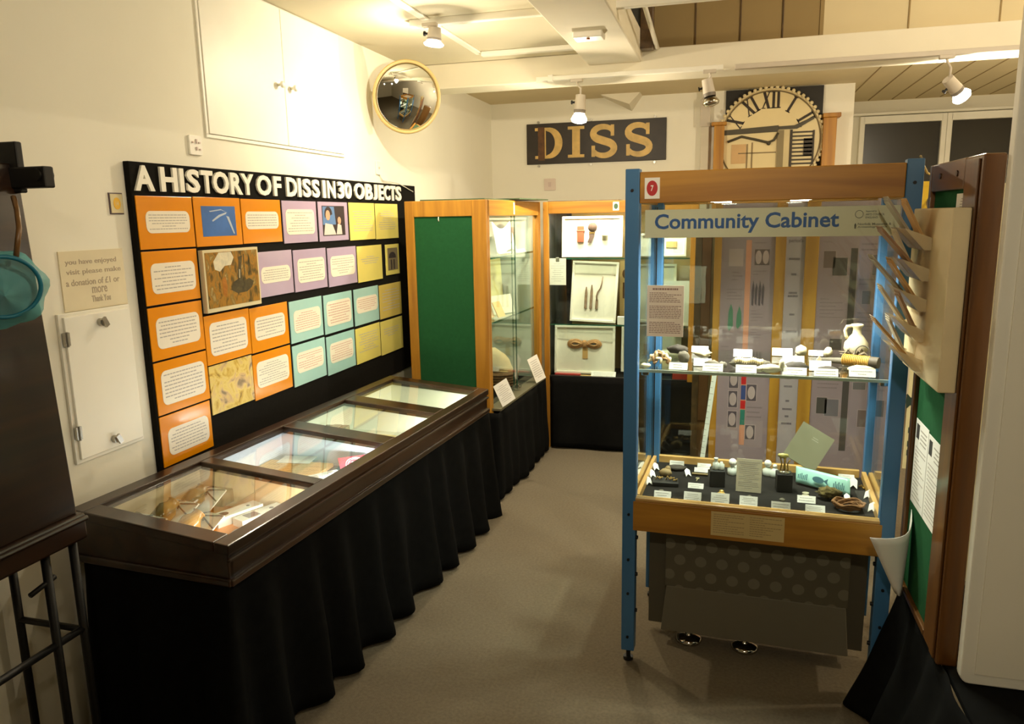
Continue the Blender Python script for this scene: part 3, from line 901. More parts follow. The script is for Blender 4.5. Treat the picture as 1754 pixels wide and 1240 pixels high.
info_card(2.982, 3.272, 0.857, 1.046, M_aqua, 'aqua text card at the left of the fourth row', 7, (0.1, 0.3, 0.92, 0.8), ink=M_inkp)
info_card(3.287, 3.580, 0.848, 1.040, M_aqua, 'aqua text card beside the yellow cards of the fourth row', 7, (0.1, 0.28, 0.92, 0.8), ink=M_inkp)
info_card(3.594, 3.886, 0.845, 1.036, M_yellow, 'yellow text card next to the aqua cards of the fourth row', 8, (0.12, 0.28, 0.92, 0.84), plain=True)
info_card(3.899, 4.197, 0.840, 1.033, M_yellow, 'yellow text card at the right end of the fourth row', 4, (0.12, 0.5, 0.8, 0.78), plain=True)
info_card(CY[0][0], 2.391, 0.758, 0.939, o, 'orange text card lowest in the left column, just above the table case', 7, (0.12, 0.18, 0.93, 0.72))

# ------------------------------------------------------------------ glazed table case
TO, TYAW = Vector((-1.346, 1.823, 0)), -0.06
TR = Matrix.Rotation(TYAW, 4, 'Z')
def TW(x, y, z):
    return TO + TR @ Vector((x, y, z))
ZF, ZBK = 0.723, 0.759
def zt(x):
    return ZF + (ZBK - ZF) * (-x / 0.473)
tc_ = thing('table_case', 'long dark oak table case with four sloping glass lids along the left wall', 'display case', TO, TYAW)
P4 = [(-0.0795, 0.350), (0.406, 0.836), (0.933, 1.320), (1.421, 1.804)]
y0, y1, xb, xf = -0.145, 1.875, -0.525, 0.05
def slab(mb, xa, xb_, ya, yb, t=0.026, m=0):
    v = [(x, y, zt(x) + dz) for dz in (-t, 0.004) for y in (ya, yb) for x in (xa, xb_)]
    mb.add(v, [(0, 2, 3, 1), (4, 5, 7, 6), (0, 1, 5, 4), (2, 6, 7, 3), (0, 4, 6, 2), (1, 3, 7, 5)], m)
lid = MB()
slab(lid, xb, -0.473, y0, y1)
slab(lid, 0.0, xf, y0, y1)
edges = [y0] + [q for p in P4 for q in p] + [y1]
for i in range(0, len(edges), 2):
    slab(lid, -0.473, 0.0, edges[i], edges[i + 1])
lid.build('lid_frame', M_dark, tc_, bevel=0.004)
for (a, b) in P4:
    g = MB()
    v = [(x, y, zt(x) + dz) for dz in (-0.010, -0.006) for y in (a, b) for x in (-0.473, 0.0)]
    g.add(v, [(0, 2, 3, 1), (4, 5, 7, 6), (0, 1, 5, 4), (2, 6, 7, 3), (0, 4, 6, 2), (1, 3, 7, 5)])
    g.build('glass_lid', M_glass, tc_)
ap = MB().box(xf - 0.03, xf - 0.008, y0 + 0.01, y1 - 0.01, 0.60, zt(xf) - 0.024).box(xb, xb + 0.02, y0 + 0.01, y1 - 0.01, 0.60, zt(xb) - 0.024)
for (a, b) in ((y0 + 0.005, y0 + 0.027), (y1 - 0.027, y1 - 0.005)):
    v = [(x, y, z) for y in (a, b) for x, z in ((xb, 0.60), (xf - 0.008, 0.60), (xf - 0.008, zt(xf) - 0.022), (xb, zt(xb) - 0.022))]
    ap.add(v, [(0, 1, 2, 3), (7, 6, 5, 4), (0, 4, 5, 1), (1, 5, 6, 2), (2, 6, 7, 3), (3, 7, 4, 0)])
ap.build('apron', M_dark, tc_, bevel=0.003)
MB().box(xf - 0.012, xf + 0.006, y0, y1, 0.600, 0.622).box(xf - 0.012, xf + 0.002, y0, y1, 0.672, 0.684).box(xb, xf, y0 - 0.006, y0 + 0.012, 0.60, 0.622).build('moulding', M_dark, tc_, bevel=0.005)
M_lin = mat('white_lining', (232, 232, 216), rough=0.8, var=0.02)
M_linb = mat('bluish_lining', (216, 222, 230), rough=0.8, var=0.02)
M_lino = mat('tan_lining', (226, 200, 156), rough=0.8, var=0.06)
M_linc = mat('cream_lining', (222, 214, 178), rough=0.8, var=0.03)
for k, ((a, b), m) in enumerate(zip(P4, (M_lino, M_linb, M_lin, M_lin))):
    l = MB().box(-0.50, 0.018, a - 0.02, b + 0.02, 0.612, 0.618)
    l.box(-0.50, -0.494, a - 0.02, b + 0.02, 0.618, 0.728).box(0.014, 0.020, a - 0.02, b + 0.02, 0.618, 0.696)
    for q in (a - 0.02, b + 0.016):
        v = [(x, y, z) for y in (q, q + 0.004) for x, z in ((-0.494, 0.618), (0.014, 0.618), (0.014, 0.695), (-0.494, 0.728))]
        l.add(v, [(0, 1, 2, 3), (7, 6, 5, 4), (0, 4, 5, 1), (1, 5, 6, 2), (2, 6, 7, 3), (3, 7, 4, 0)])
    l.build('lining', m, tc_)
for k, (a, b) in enumerate(P4):  # hidden strip lights added to brighten the contents of each bay
    added_strip = box('strip_light', M_strip, 0.003, 0.013, a + 0.03, b - 0.03, 0.682, 0.690, tc_)
    lamp_light('AREA', 'strip_glow', tc_, (-0.001, (a + b) / 2, 0.684), (0.9, 2.2, 1.5, 1.5)[k], (0.96, 0.97, 1.0) if k == 1 else (1.0, 0.96, 0.84), rot=(0, math.radians(62), 0), size=(0.008, b - a - 0.06))
for (x, y) in ((-0.46, y0 + 0.11), (-0.06, y0 + 0.11), (-0.46, 0.86), (-0.06, 0.86), (-0.46, y1 - 0.11), (-0.06, y1 - 0.11)):
    MB().lathe([(0.022, 0), (0.026, 0.04), (0.03, 0.3), (0.034, 0.5), (0.034, 0.605)], (x, y, 0), 14).build('leg', M_dark, tc_)

def skirt(name, pts, ztop, zbot, flare, pleat, label, seed=0, cat='drape', n_per_m=60, wob=0.02, amp=0.018):
    """hanging cloth: follows the path of points (outward normals to its right), pleats grow towards the hem"""
    rr = random.Random(seed)
    P = [Vector((a, b, 0)) for a, b in pts]
    seg = []
    for i in range(len(P) - 1):
        L = (P[i + 1] - P[i]).length
        k = max(2, int(L * n_per_m))
        for j in range(k + (1 if i == len(P) - 2 else 0)):
            t = j / k
            seg.append(P[i].lerp(P[i + 1], t))
    N = []
    m = len(seg)
    for i in range(m):
        d = (seg[min(i + 4, m - 1)] - seg[max(i - 4, 0)]).normalized()
        N.append(Vector((d.y, -d.x, 0)))
    phase, ph = [], 0.0
    dist = [0.0]
    for i in range(1, m):
        dist.append(dist[-1] + (seg[i] - seg[i - 1]).length)
    for i in range(m):
        phase.append(dist[i] / pleat * 2 * math.pi + 2.2 * noise.noise(Vector((dist[i] * 3.1, seed, 0))))
    rows = []
    for r in range(13):
        t = r / 12
        row = []
        for i in range(m):
            g = 0.35 + 0.65 * noise.noise(Vector((dist[i] * 2.3, seed + 5, 0.4))) ** 2 * 2
            a = amp * (0.25 + 1.0 * t) * (0.7 + 0.6 * g)
            off = flare * (t ** 1.2) * (0.75 + 0.7 * max(-0.4, noise.noise(Vector((dist[i] * 1.7, seed + 9, 0))))) + a * math.sin(phase[i]) + wob * t * noise.noise(Vector((dist[i] * 5, t * 2, seed)))
            q = seg[i] + N[i] * off
            z = ztop + (zbot - ztop) * t + (0.010 * abs(math.sin(phase[i] * 0.5)) if r == 12 else 0)
            row.append((q.x, q.y, z))
        rows.append(row)
    return tag(MB().grid(rows).build(name, M_cloth, solid=0.003), label, cat)

a, b, c, d = TW(-0.50, -0.135, 0), TW(0.030, -0.135, 0), TW(0.030, 1.90, 0), TW(-0.3, 1.93, 0)
skirt('table_skirt', [(a.x, a.y), (b.x, b.y), (c.x, c.y)], 0.605, 0.012, 0.055, 0.21, 'long black pleated cloth hanging from the table case to the carpet', 3, amp=0.03)

# ---- things under the glass lids
def put(mb, name, mats, x, y, z, rz, label, cat, group=None, bevel=0.0, rot=None):
    p = TW(x, y, z)
    o = mb.build(name, mats, loc=p, rz=TYAW + rz, bevel=bevel, rot=rot)
    return tag(o, label, cat, group)
ZI = 0.6185
M_jar = mat('murky_jar', (150, 124, 70), rough=0.15, var=0.3, scale=20, coat=0.5)
M_thread = mat('black_thread', (40, 44, 46), rough=0.6)
def specimen(x, y, rz, label, jarcol):
    """white mount leaning back with a jar tied to it by crossed cords"""
    t = thing('specimen_mount', label, 'specimen', TW(x, y, ZI + 0.005), TYAW + rz, 'specimen mounts in the nearest case')
    tilt = math.radians(30)
    u, n = Vector((1, 0, 0)), Vector((0, -math.sin(tilt), math.cos(tilt)))
    F = frame((0, 0, 0.0), u, n)
    MB().fbox(F, -0.062, 0.062, 0, 0.125, -0.004, 0.0).build('mount_card', M_white, t)
    Rm = Z.rotation_difference(F[2]).to_matrix()
    MB().lathe([(0.024, 0), (0.031, 0.006), (0.033, 0.052), (0.020, 0.070), (0.018, 0.086), (0.022, 0.088)], F[0] + F[2] * 0.006 + F[3] * 0.034, 20, 0, Rm).build('jar', jarcol, t)
    cr = MB()
    for (p, q) in (((-0.06, 0.120), (0.06, 0.07)), ((0.06, 0.120), (-0.06, 0.07)), ((0.0, 0.124), (0.0, 0.088))):
        cr.tube([F[0] + F[1] * p[0] + F[2] * p[1] + F[3] * 0.003, F[0] + F[3] * 0.02 + F[1] * (p[0] + q[0]) / 2 + F[2] * (p[1] + q[1]) / 2, F[0] + F[1] * q[0] + F[2] * q[1] + F[3] * 0.003], 0.0026, 6)
    cr.build('cord', M_thread, t)
    return t
specimen(-0.41, -0.062, -0.1, 'white specimen mount in the near left corner of the nearest case', mat('jar_grey', (140, 132, 112), rough=0.15, coat=0.5))
specimen(-0.405, 0.073, -0.1, 'white specimen mount with a brown jar, second from the near left corner', M_jar)
specimen(-0.405, 0.208, -0.1, 'white specimen mount with a dark jar at the back of the nearest case', mat('jar_olive', (106, 98, 66), rough=0.15, coat=0.5))
specimen(-0.255, 0.015, -0.15, 'white specimen mount with an amber jar in the middle of the nearest case', mat('jar_amber', (196, 140, 50), rough=0.15, coat=0.5))
put(MB().box(-0.2, 0.2, -0.19, 0.19, 0, 0.0015), 'orange_base_card', mat('orange_base', (226, 138, 32), rough=0.5), -0.215, 0.13, ZI, 0, 'orange paper lining the floor of the nearest case', 'paper')
bx = MB().box(-0.085, 0.085, -0.028, 0.028, 0, 0.032)
bx.prism(disc(-0.05, 0, 0.02, 0.016), F_FLAT((0, 0, 0.032)), 0, 0.0006, 1).prism(disc(0.045, 0, 0.006), F_FLAT((0, 0, 0.032)), 0, 0.0006, 1)
put(bx, 'white_box', [M_white, M_inkd], -0.235, 0.235, ZI + 0.0016, 1.25, 'long white box with a dark round hole, inside the nearest case', 'box', bevel=0.002)
bx = MB().box(-0.085, 0.085, -0.028, 0.028, 0, 0.026).box(-0.055, -0.01, -0.02, 0.02, 0.026, 0.0266, 1).prism(disc(0.045, 0, 0.008), F_FLAT((0, 0, 0.026)), 0, 0.0006, 1)
put(bx, 'white_box', [M_white, mat('box_print', (120, 112, 116))], -0.155, 0.255, ZI + 0.0016, 1.25, 'long white box with a grey square print, inside the nearest case', 'box', bevel=0.002)
put(MB().lathe([(0.044, 0), (0.045, 0.003), (0.045, 0.026), (0.042, 0.029), (0, 0.029)], (0, 0, 0), 28), 'round_tin', mat('tin_grey', (176, 170, 142), rough=0.3, metal=0.6), -0.085, 0.045, ZI + 0.0016, 0, 'round grey lidded tin at the front of the nearest case', 'tin')
put(MB().lathe([(0.036, 0), (0.037, 0.004), (0.037, 0.024), (0.03, 0.03), (0, 0.031)], (0, 0, 0), 28), 'brass_tin', mat('tin_gold', (214, 178, 82), rough=0.25, metal=0.7), -0.072, 0.175, ZI + 0.0016, 0, 'round shiny gold tin near the front edge of the nearest case', 'tin')
put(MB().lathe([(0.03, 0), (0.03, 0.014), (0.026, 0.017), (0, 0.017)], (0, 0, 0), 24), 'pill_box', mat('pill_grey', (150, 146, 156), rough=0.4), -0.125, 0.12, ZI + 0.0016, 0, 'small grey round box between the two tins of the nearest case', 'box')
put(MB().box(-0.03, 0.03, -0.045, 0.045, 0, 0.012), 'orange_packet', mat('packet_orange', (232, 136, 40), rough=0.4), -0.06, 0.275, ZI + 0.0016, 0.3, 'flat orange packet by the front edge of the nearest case', 'packet', bevel=0.002)
put(MB().box(-0.05, 0.05, -0.03, 0.03, 0, 0.05), 'wooden_block', M_brownw, -0.40, 0.335, ZI + 0.0016, 0.0, 'brown wooden block behind the long white boxes', 'block', bevel=0.003)
# second lid
l = MB().box(-0.14, 0.14, -0.155, 0.155, 0, 0.02)
lines(l, F_FLAT((0, 0, 0.02)), -0.12, 0.12, -0.14, 0.13, 14, 0.0, 1, h=0.2)
put(l, 'open_document', [mat('tan_document', (214, 172, 110), rough=0.7), mat('tan_print', (178, 140, 92))], -0.335, 0.625, ZI, 0.1, 'big tan printed document under the second glass lid', 'document')
wb = thing('white_radio', 'white box camera with dark knobs under the second glass lid', 'camera', TW(-0.125, 0.575, ZI), TYAW + 0.95)
MB().box(-0.08, 0.08, -0.04, 0.04, 0, 0.048).build('body', M_white, wb, bevel=0.005)
MB().box(-0.055, -0.01, -0.02, 0.015, 0.048, 0.0495).cyl((0.04, 0.005, 0.048), (0.04, 0.005, 0.054), 0.012).build('dial', M_ink, wb)
MB().cyl((-0.03, -0.04, 0.022), (-0.03, -0.046, 0.022), 0.014).cyl((0.02, -0.04, 0.022), (0.02, -0.046, 0.022), 0.008).build('lens', M_inkd, wb)
wb.name = 'box_camera'
bk_ = thing('pink_booklet', 'pink booklet with a white circular emblem propped under the second glass lid', 'booklet', TW(-0.065, 0.735, ZI + 0.012), TYAW)
Fb = frame((0, 0, 0.006), (0.75, 0.66, 0), (0.3, -0.34, 0.9))
pk = MB().fbox(Fb, -0.062, 0.062, -0.01, 0.085, 0, 0.004)
pk.build('cover', M_pink, bk_)
em = MB()
for r_, w_ in ((0.038, 0.0016), (0.030, 0.0010)):
    em.tube([Fb[0] + Fb[1] * r_ * math.cos(t) + Fb[2] * (0.038 + r_ * math.sin(t)) + Fb[3] * 0.0045 for t in [2 * math.pi * i / 36 for i in range(36)]], w_, 6, closed=True)
lines(em, Fb, -0.022, 0.022, 0.018, 0.058, 5, 0.0042, 0, h=0.3)
em.build('emblem', M_white, bk_)
put(MB().box(-0.05, 0.05, -0.035, 0.035, 0, 0.006), 'navy_folder', mat('navy', (60, 62, 92), rough=0.4), -0.17, 0.785, ZI, 0.3, 'dark blue folder behind the box camera', 'folder', bevel=0.001)
put(MB().box(-0.02, 0.02, -0.03, 0.03, 0, 0.012), 'cream_packet', M_cream, -0.045, 0.70, ZI, 0.3, 'small cream packet in front of the pink booklet', 'packet', bevel=0.001)
put(MB().box(-0.07, 0.07, -0.045, 0.045, 0, 0.0015), 'white_sheet', M_white, -0.38, 0.79, ZI + 0.021, 0.2, 'white sheet at the back under the second glass lid', 'paper')
# third lid
put(MB().box(-0.055, 0.055, -0.03, 0.03, 0, 0.072).box(-0.02, 0.02, -0.032, 0.032, 0.03, 0.074, 1), 'brown_block', [mat('relic_brown', (122, 96, 58), rough=0.8, var=0.3, scale=20), mat('relic_grey', (150, 140, 118))], -0.40, 1.12, ZI, 0.2, 'square brown wooden relic at the back under the third glass lid', 'relic', bevel=0.003)
rs_ = MB()
for i in range(9):
    t = 2 * math.pi * i / 9
    rs_.ball((0.026 * math.cos(t), 0.026 * math.sin(t), 0.016), (0.016, 0.016, 0.014), 10, 0, 0.2, i)
rs_.ball((0, 0, 0.018), 0.02, 12)
put(rs_, 'orange_rosette', mat('rosette_orange', (234, 120, 28), rough=0.7), -0.20, 1.125, ZI + 0.003, 0, 'frilly orange rosette under the third glass lid', 'rosette')
l = MB().box(-0.12, 0.12, -0.14, 0.14, 0, 0.003)
put(l, 'tan_paper', mat('old_paper', (222, 200, 146), rough=0.8, var=0.05), -0.24, 1.135, ZI, 0.05, 'large pale tan paper covering the floor under the third glass lid', 'paper')
wbk = thing('white_booklet', 'open white booklet with a teal edge under the third glass lid', 'booklet', TW(-0.085, 1.215, ZI), TYAW + 0.5)
MB().obox((-0.03, 0, 0.02), (0.06, 0.10, 0.006), (0, -0.35, 0)).obox((0.028, 0, 0.020), (0.06, 0.10, 0.006), (0, 0.35, 0)).build('pages', M_white, wbk)
Fp = frame((-0.03, 0, 0.0245), (0.94, 0, 0.33), (-0.33, 0, 0.94))
l = MB()
lines(l, Fp, -0.02, 0.02, -0.04, 0.04, 5, 0.0, 0, h=0.35)
l.build('print', M_inkd, wbk)
put(MB().box(-0.05, 0.05, -0.03, 0.03, 0, 0.004), 'teal_leaflet', mat('teal_print', (96, 170, 176), rough=0.4), -0.08, 1.06, ZI + 0.0031, 0.4, 'teal leaflet at the front under the third glass lid', 'leaflet')
# fourth lid
fr_ = MB().box(-0.11, 0.11, -0.07, 0.07, 0, 0.01)
for i in range(34):
    x = -0.108 + i * 0.0065
    h = RND.uniform(0.02, 0.045)
    fr_.obox((x, 0.03 + RND.uniform(-0.02, 0.02), 0.008 + h / 2), (0.003, 0.004, h), (RND.uniform(-0.5, 0.5), 0, 0), 1)
put(fr_, 'fringed_textile', [mat('textile_yellow', (206, 196, 92), rough=0.9, var=0.2, scale=60), mat('textile_green', (172, 166, 74), rough=0.9, var=0.2, scale=60)], -0.20, 1.56, ZI, 0, 'yellow-green fringed textile under the farthest glass lid', 'textile')
put(MB().box(-0.05, 0.05, -0.03, 0.03, 0, 0.016), 'white_card_stack', M_white, -0.36, 1.55, ZI, 0.3, 'small white card stack behind the fringed textile', 'cards', bevel=0.001)
put(MB().box(-0.04, 0.04, -0.02, 0.02, 0, 0.006), 'caption_card', M_white, -0.05, 1.50, ZI, 0.2, 'white caption card in front of the fringed textile', 'caption card')

# ------------------------------------------------------------------ glazed cabinet with a green felt end, standing along the left wall
LO, LYAW = Vector((-1.268, 3.98, 0)), math.radians(-2.9)
LR = Matrix.Rotation(LYAW, 4, 'Z')
def LW(x, y, z):
    return LO + LR @ Vector((x, y, z))
lcab = thing('glazed_cabinet', 'tall pine glazed cabinet with a green felt end panel on the left', 'display case', LO, LYAW)
DX, DY, TOP, SILL = -0.485, 1.035, 1.70, 0.52
box('plinth', M_black, DX + 0.01, -0.015, 0.02, DY - 0.01, 0.0, SILL - 0.02, lcab)
box('base_board', M_black, DX + 0.005, -0.004, 0.01, DY - 0.005, SILL - 0.02, SILL, lcab)
ef = MB().box(DX, DX + 0.055, 0.0, 0.03, 0.0, TOP).box(-0.082, 0.0, 0.0, 0.03, 0.0, TOP).box(DX + 0.055, -0.082, 0.0, 0.03, 1.613, TOP).box(DX + 0.055, -0.082, 0.0, 0.03, 0.40, 0.50)
ef.build('end_frame', M_pine, lcab, bevel=0.003)
fp = box('felt_panel', M_green, DX + 0.05, -0.078, 0.008, 0.02, 0.50, 1.615, lcab)
MB().tube([(-0.28, 0.006, 1.625), (-0.282, 0.004, 1.60), (-0.279, 0.003, 1.588)], 0.003, 6).build('hook', M_white, fp)
MB().box(-0.035, 0.0, 0.03, 0.055, 0.0, TOP).build('corner_post', M_pine, lcab, bevel=0.003)
MB().box(-0.04, 0.0, DY - 0.05, DY, 0.0, TOP).box(DX, DX + 0.04, DY - 0.05, DY, 0, TOP).build('far_post', M_pine, lcab, bevel=0.003)
MB().box(-0.035, 0.0, 0.03, DY - 0.05, 1.612, TOP).build('top_rail', M_pineY, lcab, bevel=0.003)
MB().box(-0.03, 0.052, 0.03, DY - 0.08, SILL, SILL + 0.014).build('bottom_rail', mat('ledge_olive', (96, 92, 70), rough=0.5), lcab, bevel=0.002)
M_linen = mat('pale_case_lining', (168, 178, 160), rough=0.8, var=0.03)
box('back_lining', M_linen, DX + 0.002, DX + 0.012, 0.03, DY - 0.05, SILL, 1.68, lcab)
MB().box(DX + 0.012, -0.04, DY - 0.03, DY - 0.02, SILL, 1.68).box(DX + 0.012, -0.036, 0.031, 0.036, SILL, 1.68).build('side_lining', M_linen, lcab)
box('roof_board', M_linen, DX + 0.01, -0.036, 0.032, DY - 0.01, 1.67, 1.685, lcab)
for i, z in enumerate((1.372, 0.998)):
    s = box('glass_shelf', M_glassg, DX + 0.015, -0.045, 0.04, DY - 0.035, z, z + 0.006, lcab)
    box('shelf_edge', M_edge, -0.0449, -0.043, 0.04, DY - 0.04, z - 0.003, z + 0.008, s)
for (a, b, x) in ((0.055, 0.52, -0.012), (0.49, DY - 0.05, -0.022)):
    g = box('sliding_pane', M_glass, x - 0.002, x + 0.002, a, b, SILL + 0.02, 1.614, lcab)
    e = b if a < 0.1 else a
    box('pane_edge', M_edge, x - 0.003, x + 0.003, e - 0.003, e + 0.003, SILL + 0.02, 1.614, g)
MB().box(-0.004, 0.006, 0.50, 0.53, SILL + 0.025, SILL + 0.05).cyl((0.006, 0.515, SILL + 0.036), (0.016, 0.515, SILL + 0.036), 0.009).build('lock', M_chrome, lcab)
MB().box(0.0, 0.002, 0.47, 0.49, 1.62, 1.69).build('number_tag', M_white, lcab)
st_ = MB().box(-0.056, -0.038, 0.12, DY - 0.12, 1.655, 1.67).build('strip_light', M_strip, lcab, bevel=0.003)
lamp_light('AREA', 'strip_glow', lcab, (-0.047, DY / 2, 1.648), STRIP_W, COOL, size=(0.05, 0.75))
skirt('cabinet_skirt', [tuple(LW(-0.4, -0.012, 0))[:2], tuple(LW(0.048, -0.012, 0))[:2], tuple(LW(0.048, DY - 0.085, 0))[:2]], SILL - 0.002, 0.01, 0.02, 0.14, 'black cloth hanging under the pine cabinet with the green end', 8, amp=0.008)

def boards(mb_parts, name, label, base, rz):
    t = thing(name, label, 'board', base, rz)
    return t
for (x0, x1, ya, yb, z, rz_, lab) in ((-0.40, -0.02, 0.04, 0.62, TOP + 0.0005, 0.03, 'dark green glass sheet lying on top of the cabinet with the green end'),
                                   (-0.34, -0.01, 0.50, 0.99, TOP + 0.0080, -0.08, 'second dark green sheet lying across the far end of the cabinet top')):
    tag(MB().box(x0, x1, ya, yb, 0, 0.007).build('loose_sheet', mat('sheet_green', (70, 92, 66), rough=0.3), loc=LW(0, 0, z), rz=LYAW + rz_, bevel=0.001), lab, 'sheet')

def lput(mb, name, mats, x, y, z, rz, label, cat, group=None, bevel=0.0, rot=None):
    return tag(mb.build(name, mats, loc=LW(x, y, z), rz=LYAW + rz, bevel=bevel, rot=rot), label, cat, group)
# lace over a rod on the top shelf
lr = []
for r in range(12):
    t = r / 11
    row = []
    for i in range(50):
        u = i / 49
        sagz = -0.045 * math.sin(math.pi * u)
        drop = (0.182 + 0.012 * math.sin(u * 40)) * t
        row.append((-0.0 + 0.02 * math.sin(u * 34) * t + 0.03 * t, 0.02 + u * 0.33, 0.20 + sagz * (1 - t) - drop))
    lr.append(row)
lc_ = MB().grid(lr)
for i in range(42):
    u = i / 41
    lc_.tube([(0.03, 0.02 + u * 0.33, 0.012), (0.034 + RND.uniform(-0.006, 0.006), 0.02 + u * 0.33, 0.0015)], 0.0015, 5)
lput(lc_, 'lace_cloth', mat('white_lace', (244, 242, 234), rough=0.9), -0.12, 0.40, 1.3795, 0, 'white fringed lace cloth draped on the top shelf of the left cabinet', 'cloth')
lput(MB().box(-0.003, 0.003, 0, 0.2, 0, 0.02).box(-0.02, 0.02, 0.0, 0.2, -0.0, 0.002), 'white_strip', M_white, -0.09, 0.775, 1.379, 0, 'white caption strip at the far end of the top shelf, left cabinet', 'caption card')
pb = thing('photo_montage', 'yellow-edged sheet of coloured photographs at the back of the left cabinet, middle shelf', 'picture', LW(-0.25, 0.50, 1.0045), LYAW)
MB().obox((0, 0.22, 0.18), (0.004, 0.44, 0.355), (0, -0.06, 0)).build('sheet', mat('montage_card', (230, 222, 150), rough=0.5), pb)
ph_ = MB()
Fm = (Vector((0.004, 0, 0)), Y.copy(), Vector((-0.06, 0, 1)).normalized(), X.copy())
ph_.fbox(Fm, 0.02, 0.42, 0.17, 0.335, 0.004, 0.0045, 0)
ph_.build('photographs', picture('montage_print', [(96, 54, 36), (176, 108, 74), (226, 206, 178), (176, 168, 150), (210, 190, 96)], 24.0, 0.4), pb)
cd_ = thing('number_card', 'tilted cream card with dark numerals on the middle shelf, left cabinet', 'caption card', LW(-0.165, 0.52, 1.0045), LYAW - 0.4)
MB().obox((0, 0.09, 0.06), (0.003, 0.2, 0.12), (0, -0.35, 0)).build('card_sheet', mat('pale_card', (232, 232, 206), rough=0.6), cd_)
l = MB()
Fn_ = (Vector((0.0035, 0, 0)), Y.copy(), Vector((-0.34, 0, 0.94)).normalized(), Vector((0.94, 0, 0.34)).normalized())
text(l, '1949', Fn_, 0.03, 0.15, 0.02, 0.05, 0.001, 0, bold=0.01, depth=0.001)
l.build('lettering', mat('numeral_grey', (132, 128, 118)), cd_)
ob_ = MB().obox((0, 0.045, 0.052), (0.006, 0.09, 0.10), (0, -0.45, 0)).obox((0.02, 0.13, 0.05), (0.006, 0.09, 0.10), (0, -0.45, 0.25))
lput(ob_, 'open_booklet', mat('booklet_tan', (226, 186, 120), rough=0.6), -0.155, 0.30, 1.0045, -0.4, 'tan open booklet standing at the near end of the middle shelf, left cabinet', 'booklet')
Rl = Euler((0.15, -0.75, 0.5)).to_matrix()
lput(MB().ball((0, 0, 0.11), (0.07, 0.062, 0.125), 20, 0, 0.14, 2, R=Rl), 'cylindrical_loaf', mat('loaf_cream', (226, 200, 150), rough=0.8, var=0.12, scale=14, bump=0.2), -0.180, 0.63, SILL + 0.055, 0, 'big pale rounded lump lying in the brown basket of the left cabinet', 'exhibit')
wk = MB()
prof_w = [(0.07, 0.0), (0.10, 0.01), (0.118, 0.05), (0.122, 0.10), (0.112, 0.105), (0.10, 0.06), (0.06, 0.02), (0, 0.018)]
wk.lathe(prof_w, (0, 0, 0), 32)
for i in range(5):
    wk.tube([((0.112 + 0.003 * i) * math.cos(t), (0.112 + 0.003 * i) * math.sin(t), 0.02 + 0.018 * i) for t in [2 * math.pi * j / 32 for j in range(32)]], 0.006, 6, closed=True)
lput(wk, 'wicker_basket', mat('basket_brown', (128, 96, 62), rough=0.85, var=0.4, scale=50), -0.180, 0.66, SILL + 0.0005, 0, 'brown round basket on the floor of the left cabinet', 'basket')
lput(MB().ball((0, 0, 0.016), (0.03, 0.05, 0.016), 16, 0, 0.3, 4), 'yellow_nugget', mat('nugget_yellow', (206, 158, 66), rough=0.6, var=0.2), -0.075, 0.44, SILL + 0.0005, 0, 'yellow flat lump by the lock inside the left cabinet', 'exhibit')
lput(MB().ball((0, 0, 0.05), (0.04, 0.045, 0.055), 16, 0, 0.35, 7), 'pale_fragment', mat('fragment_pale', (206, 176, 130), rough=0.7, var=0.3), -0.24, 0.34, SILL + 0.012, 0, 'pale broken fragment near the back of the left cabinet floor', 'exhibit')
def lean_card(y, h, w, rz, label, roll=0.0):
    mb = MB()
    F_ = (Vector((0, 0, 0)), Vector((0, math.cos(roll), math.sin(roll))), Vector((-0.15, -math.sin(roll), math.cos(roll))).normalized(), Vector((0.99, 0, 0.15)).normalized())
    mb.fbox(F_, -w / 2, w / 2, 0, h, 0, 0.0015, 0)
    lines(mb, F_, -w * 0.38, w * 0.38, h * 0.12, h * 0.88, 9, 0.0015, 1, h=0.25)
    lput(mb, 'caption_card', [M_white, M_ink], 0.074, y, SILL + 0.0148 + 0.5 * w * math.sin(roll), rz, label, 'caption card')
lean_card(0.11, 0.135, 0.10, -0.6, 'white printed caption card leaning on the ledge of the left cabinet, nearer the table case', 0.38)
lean_card(0.76, 0.17, 0.085, -0.6, 'white printed caption card leaning on the ledge of the left cabinet, nearer the corner', 0.33)

# ------------------------------------------------------------------ glazed cabinet across the end of the aisle
BX0, BX1, BY0, BY1 = -1.205, -0.19, 5.042, 5.46
bcab = thing('glazed_cabinet', 'wide pine glazed cabinet with white framed exhibits at the end of the aisle', 'display case', (BX0, BY0, 0))
WB, DB = BX1 - BX0, BY1 - BY0
box('plinth', M_black, 0.01, WB - 0.01, 0.015, DB, 0, 0.485, bcab)
box('base_board', M_black, 0.005, WB - 0.005, 0.004, DB, 0.485, 0.505, bcab)
MB().box(0, 0.036, 0, 0.03, 0, TOP).build('left_stile', M_pine, bcab, bevel=0.003)
MB().box(WB - 0.046, WB, 0, 0.03, 0, TOP).build('right_stile', M_pine, bcab, bevel=0.003)
MB().box(0.036, WB - 0.046, 0, 0.03, 1.622, TOP).build('top_rail', M_pineX, bcab, bevel=0.003)
MB().box(0.036, WB - 0.046, 0, 0.025, 0.505, 0.52).build('bottom_rail', M_iron, bcab, bevel=0.002)
M_olive = mat('olive_lining', (164, 142, 92), rough=0.9, var=0.04)
M_char = mat('charcoal_lining', (62, 60, 58), rough=0.9, var=0.1)
box('back_lining', M_olive, 0.012, WB - 0.012, DB - 0.012, DB, 0.505, 1.69, bcab)
box('left_lining', M_char, 0.008, 0.016, 0.03, DB - 0.012, 0.505, 1.685, bcab)
box('right_lining', M_olive, WB - 0.016, WB - 0.008, 0.03, DB - 0.012, 0.505, 1.685, bcab)
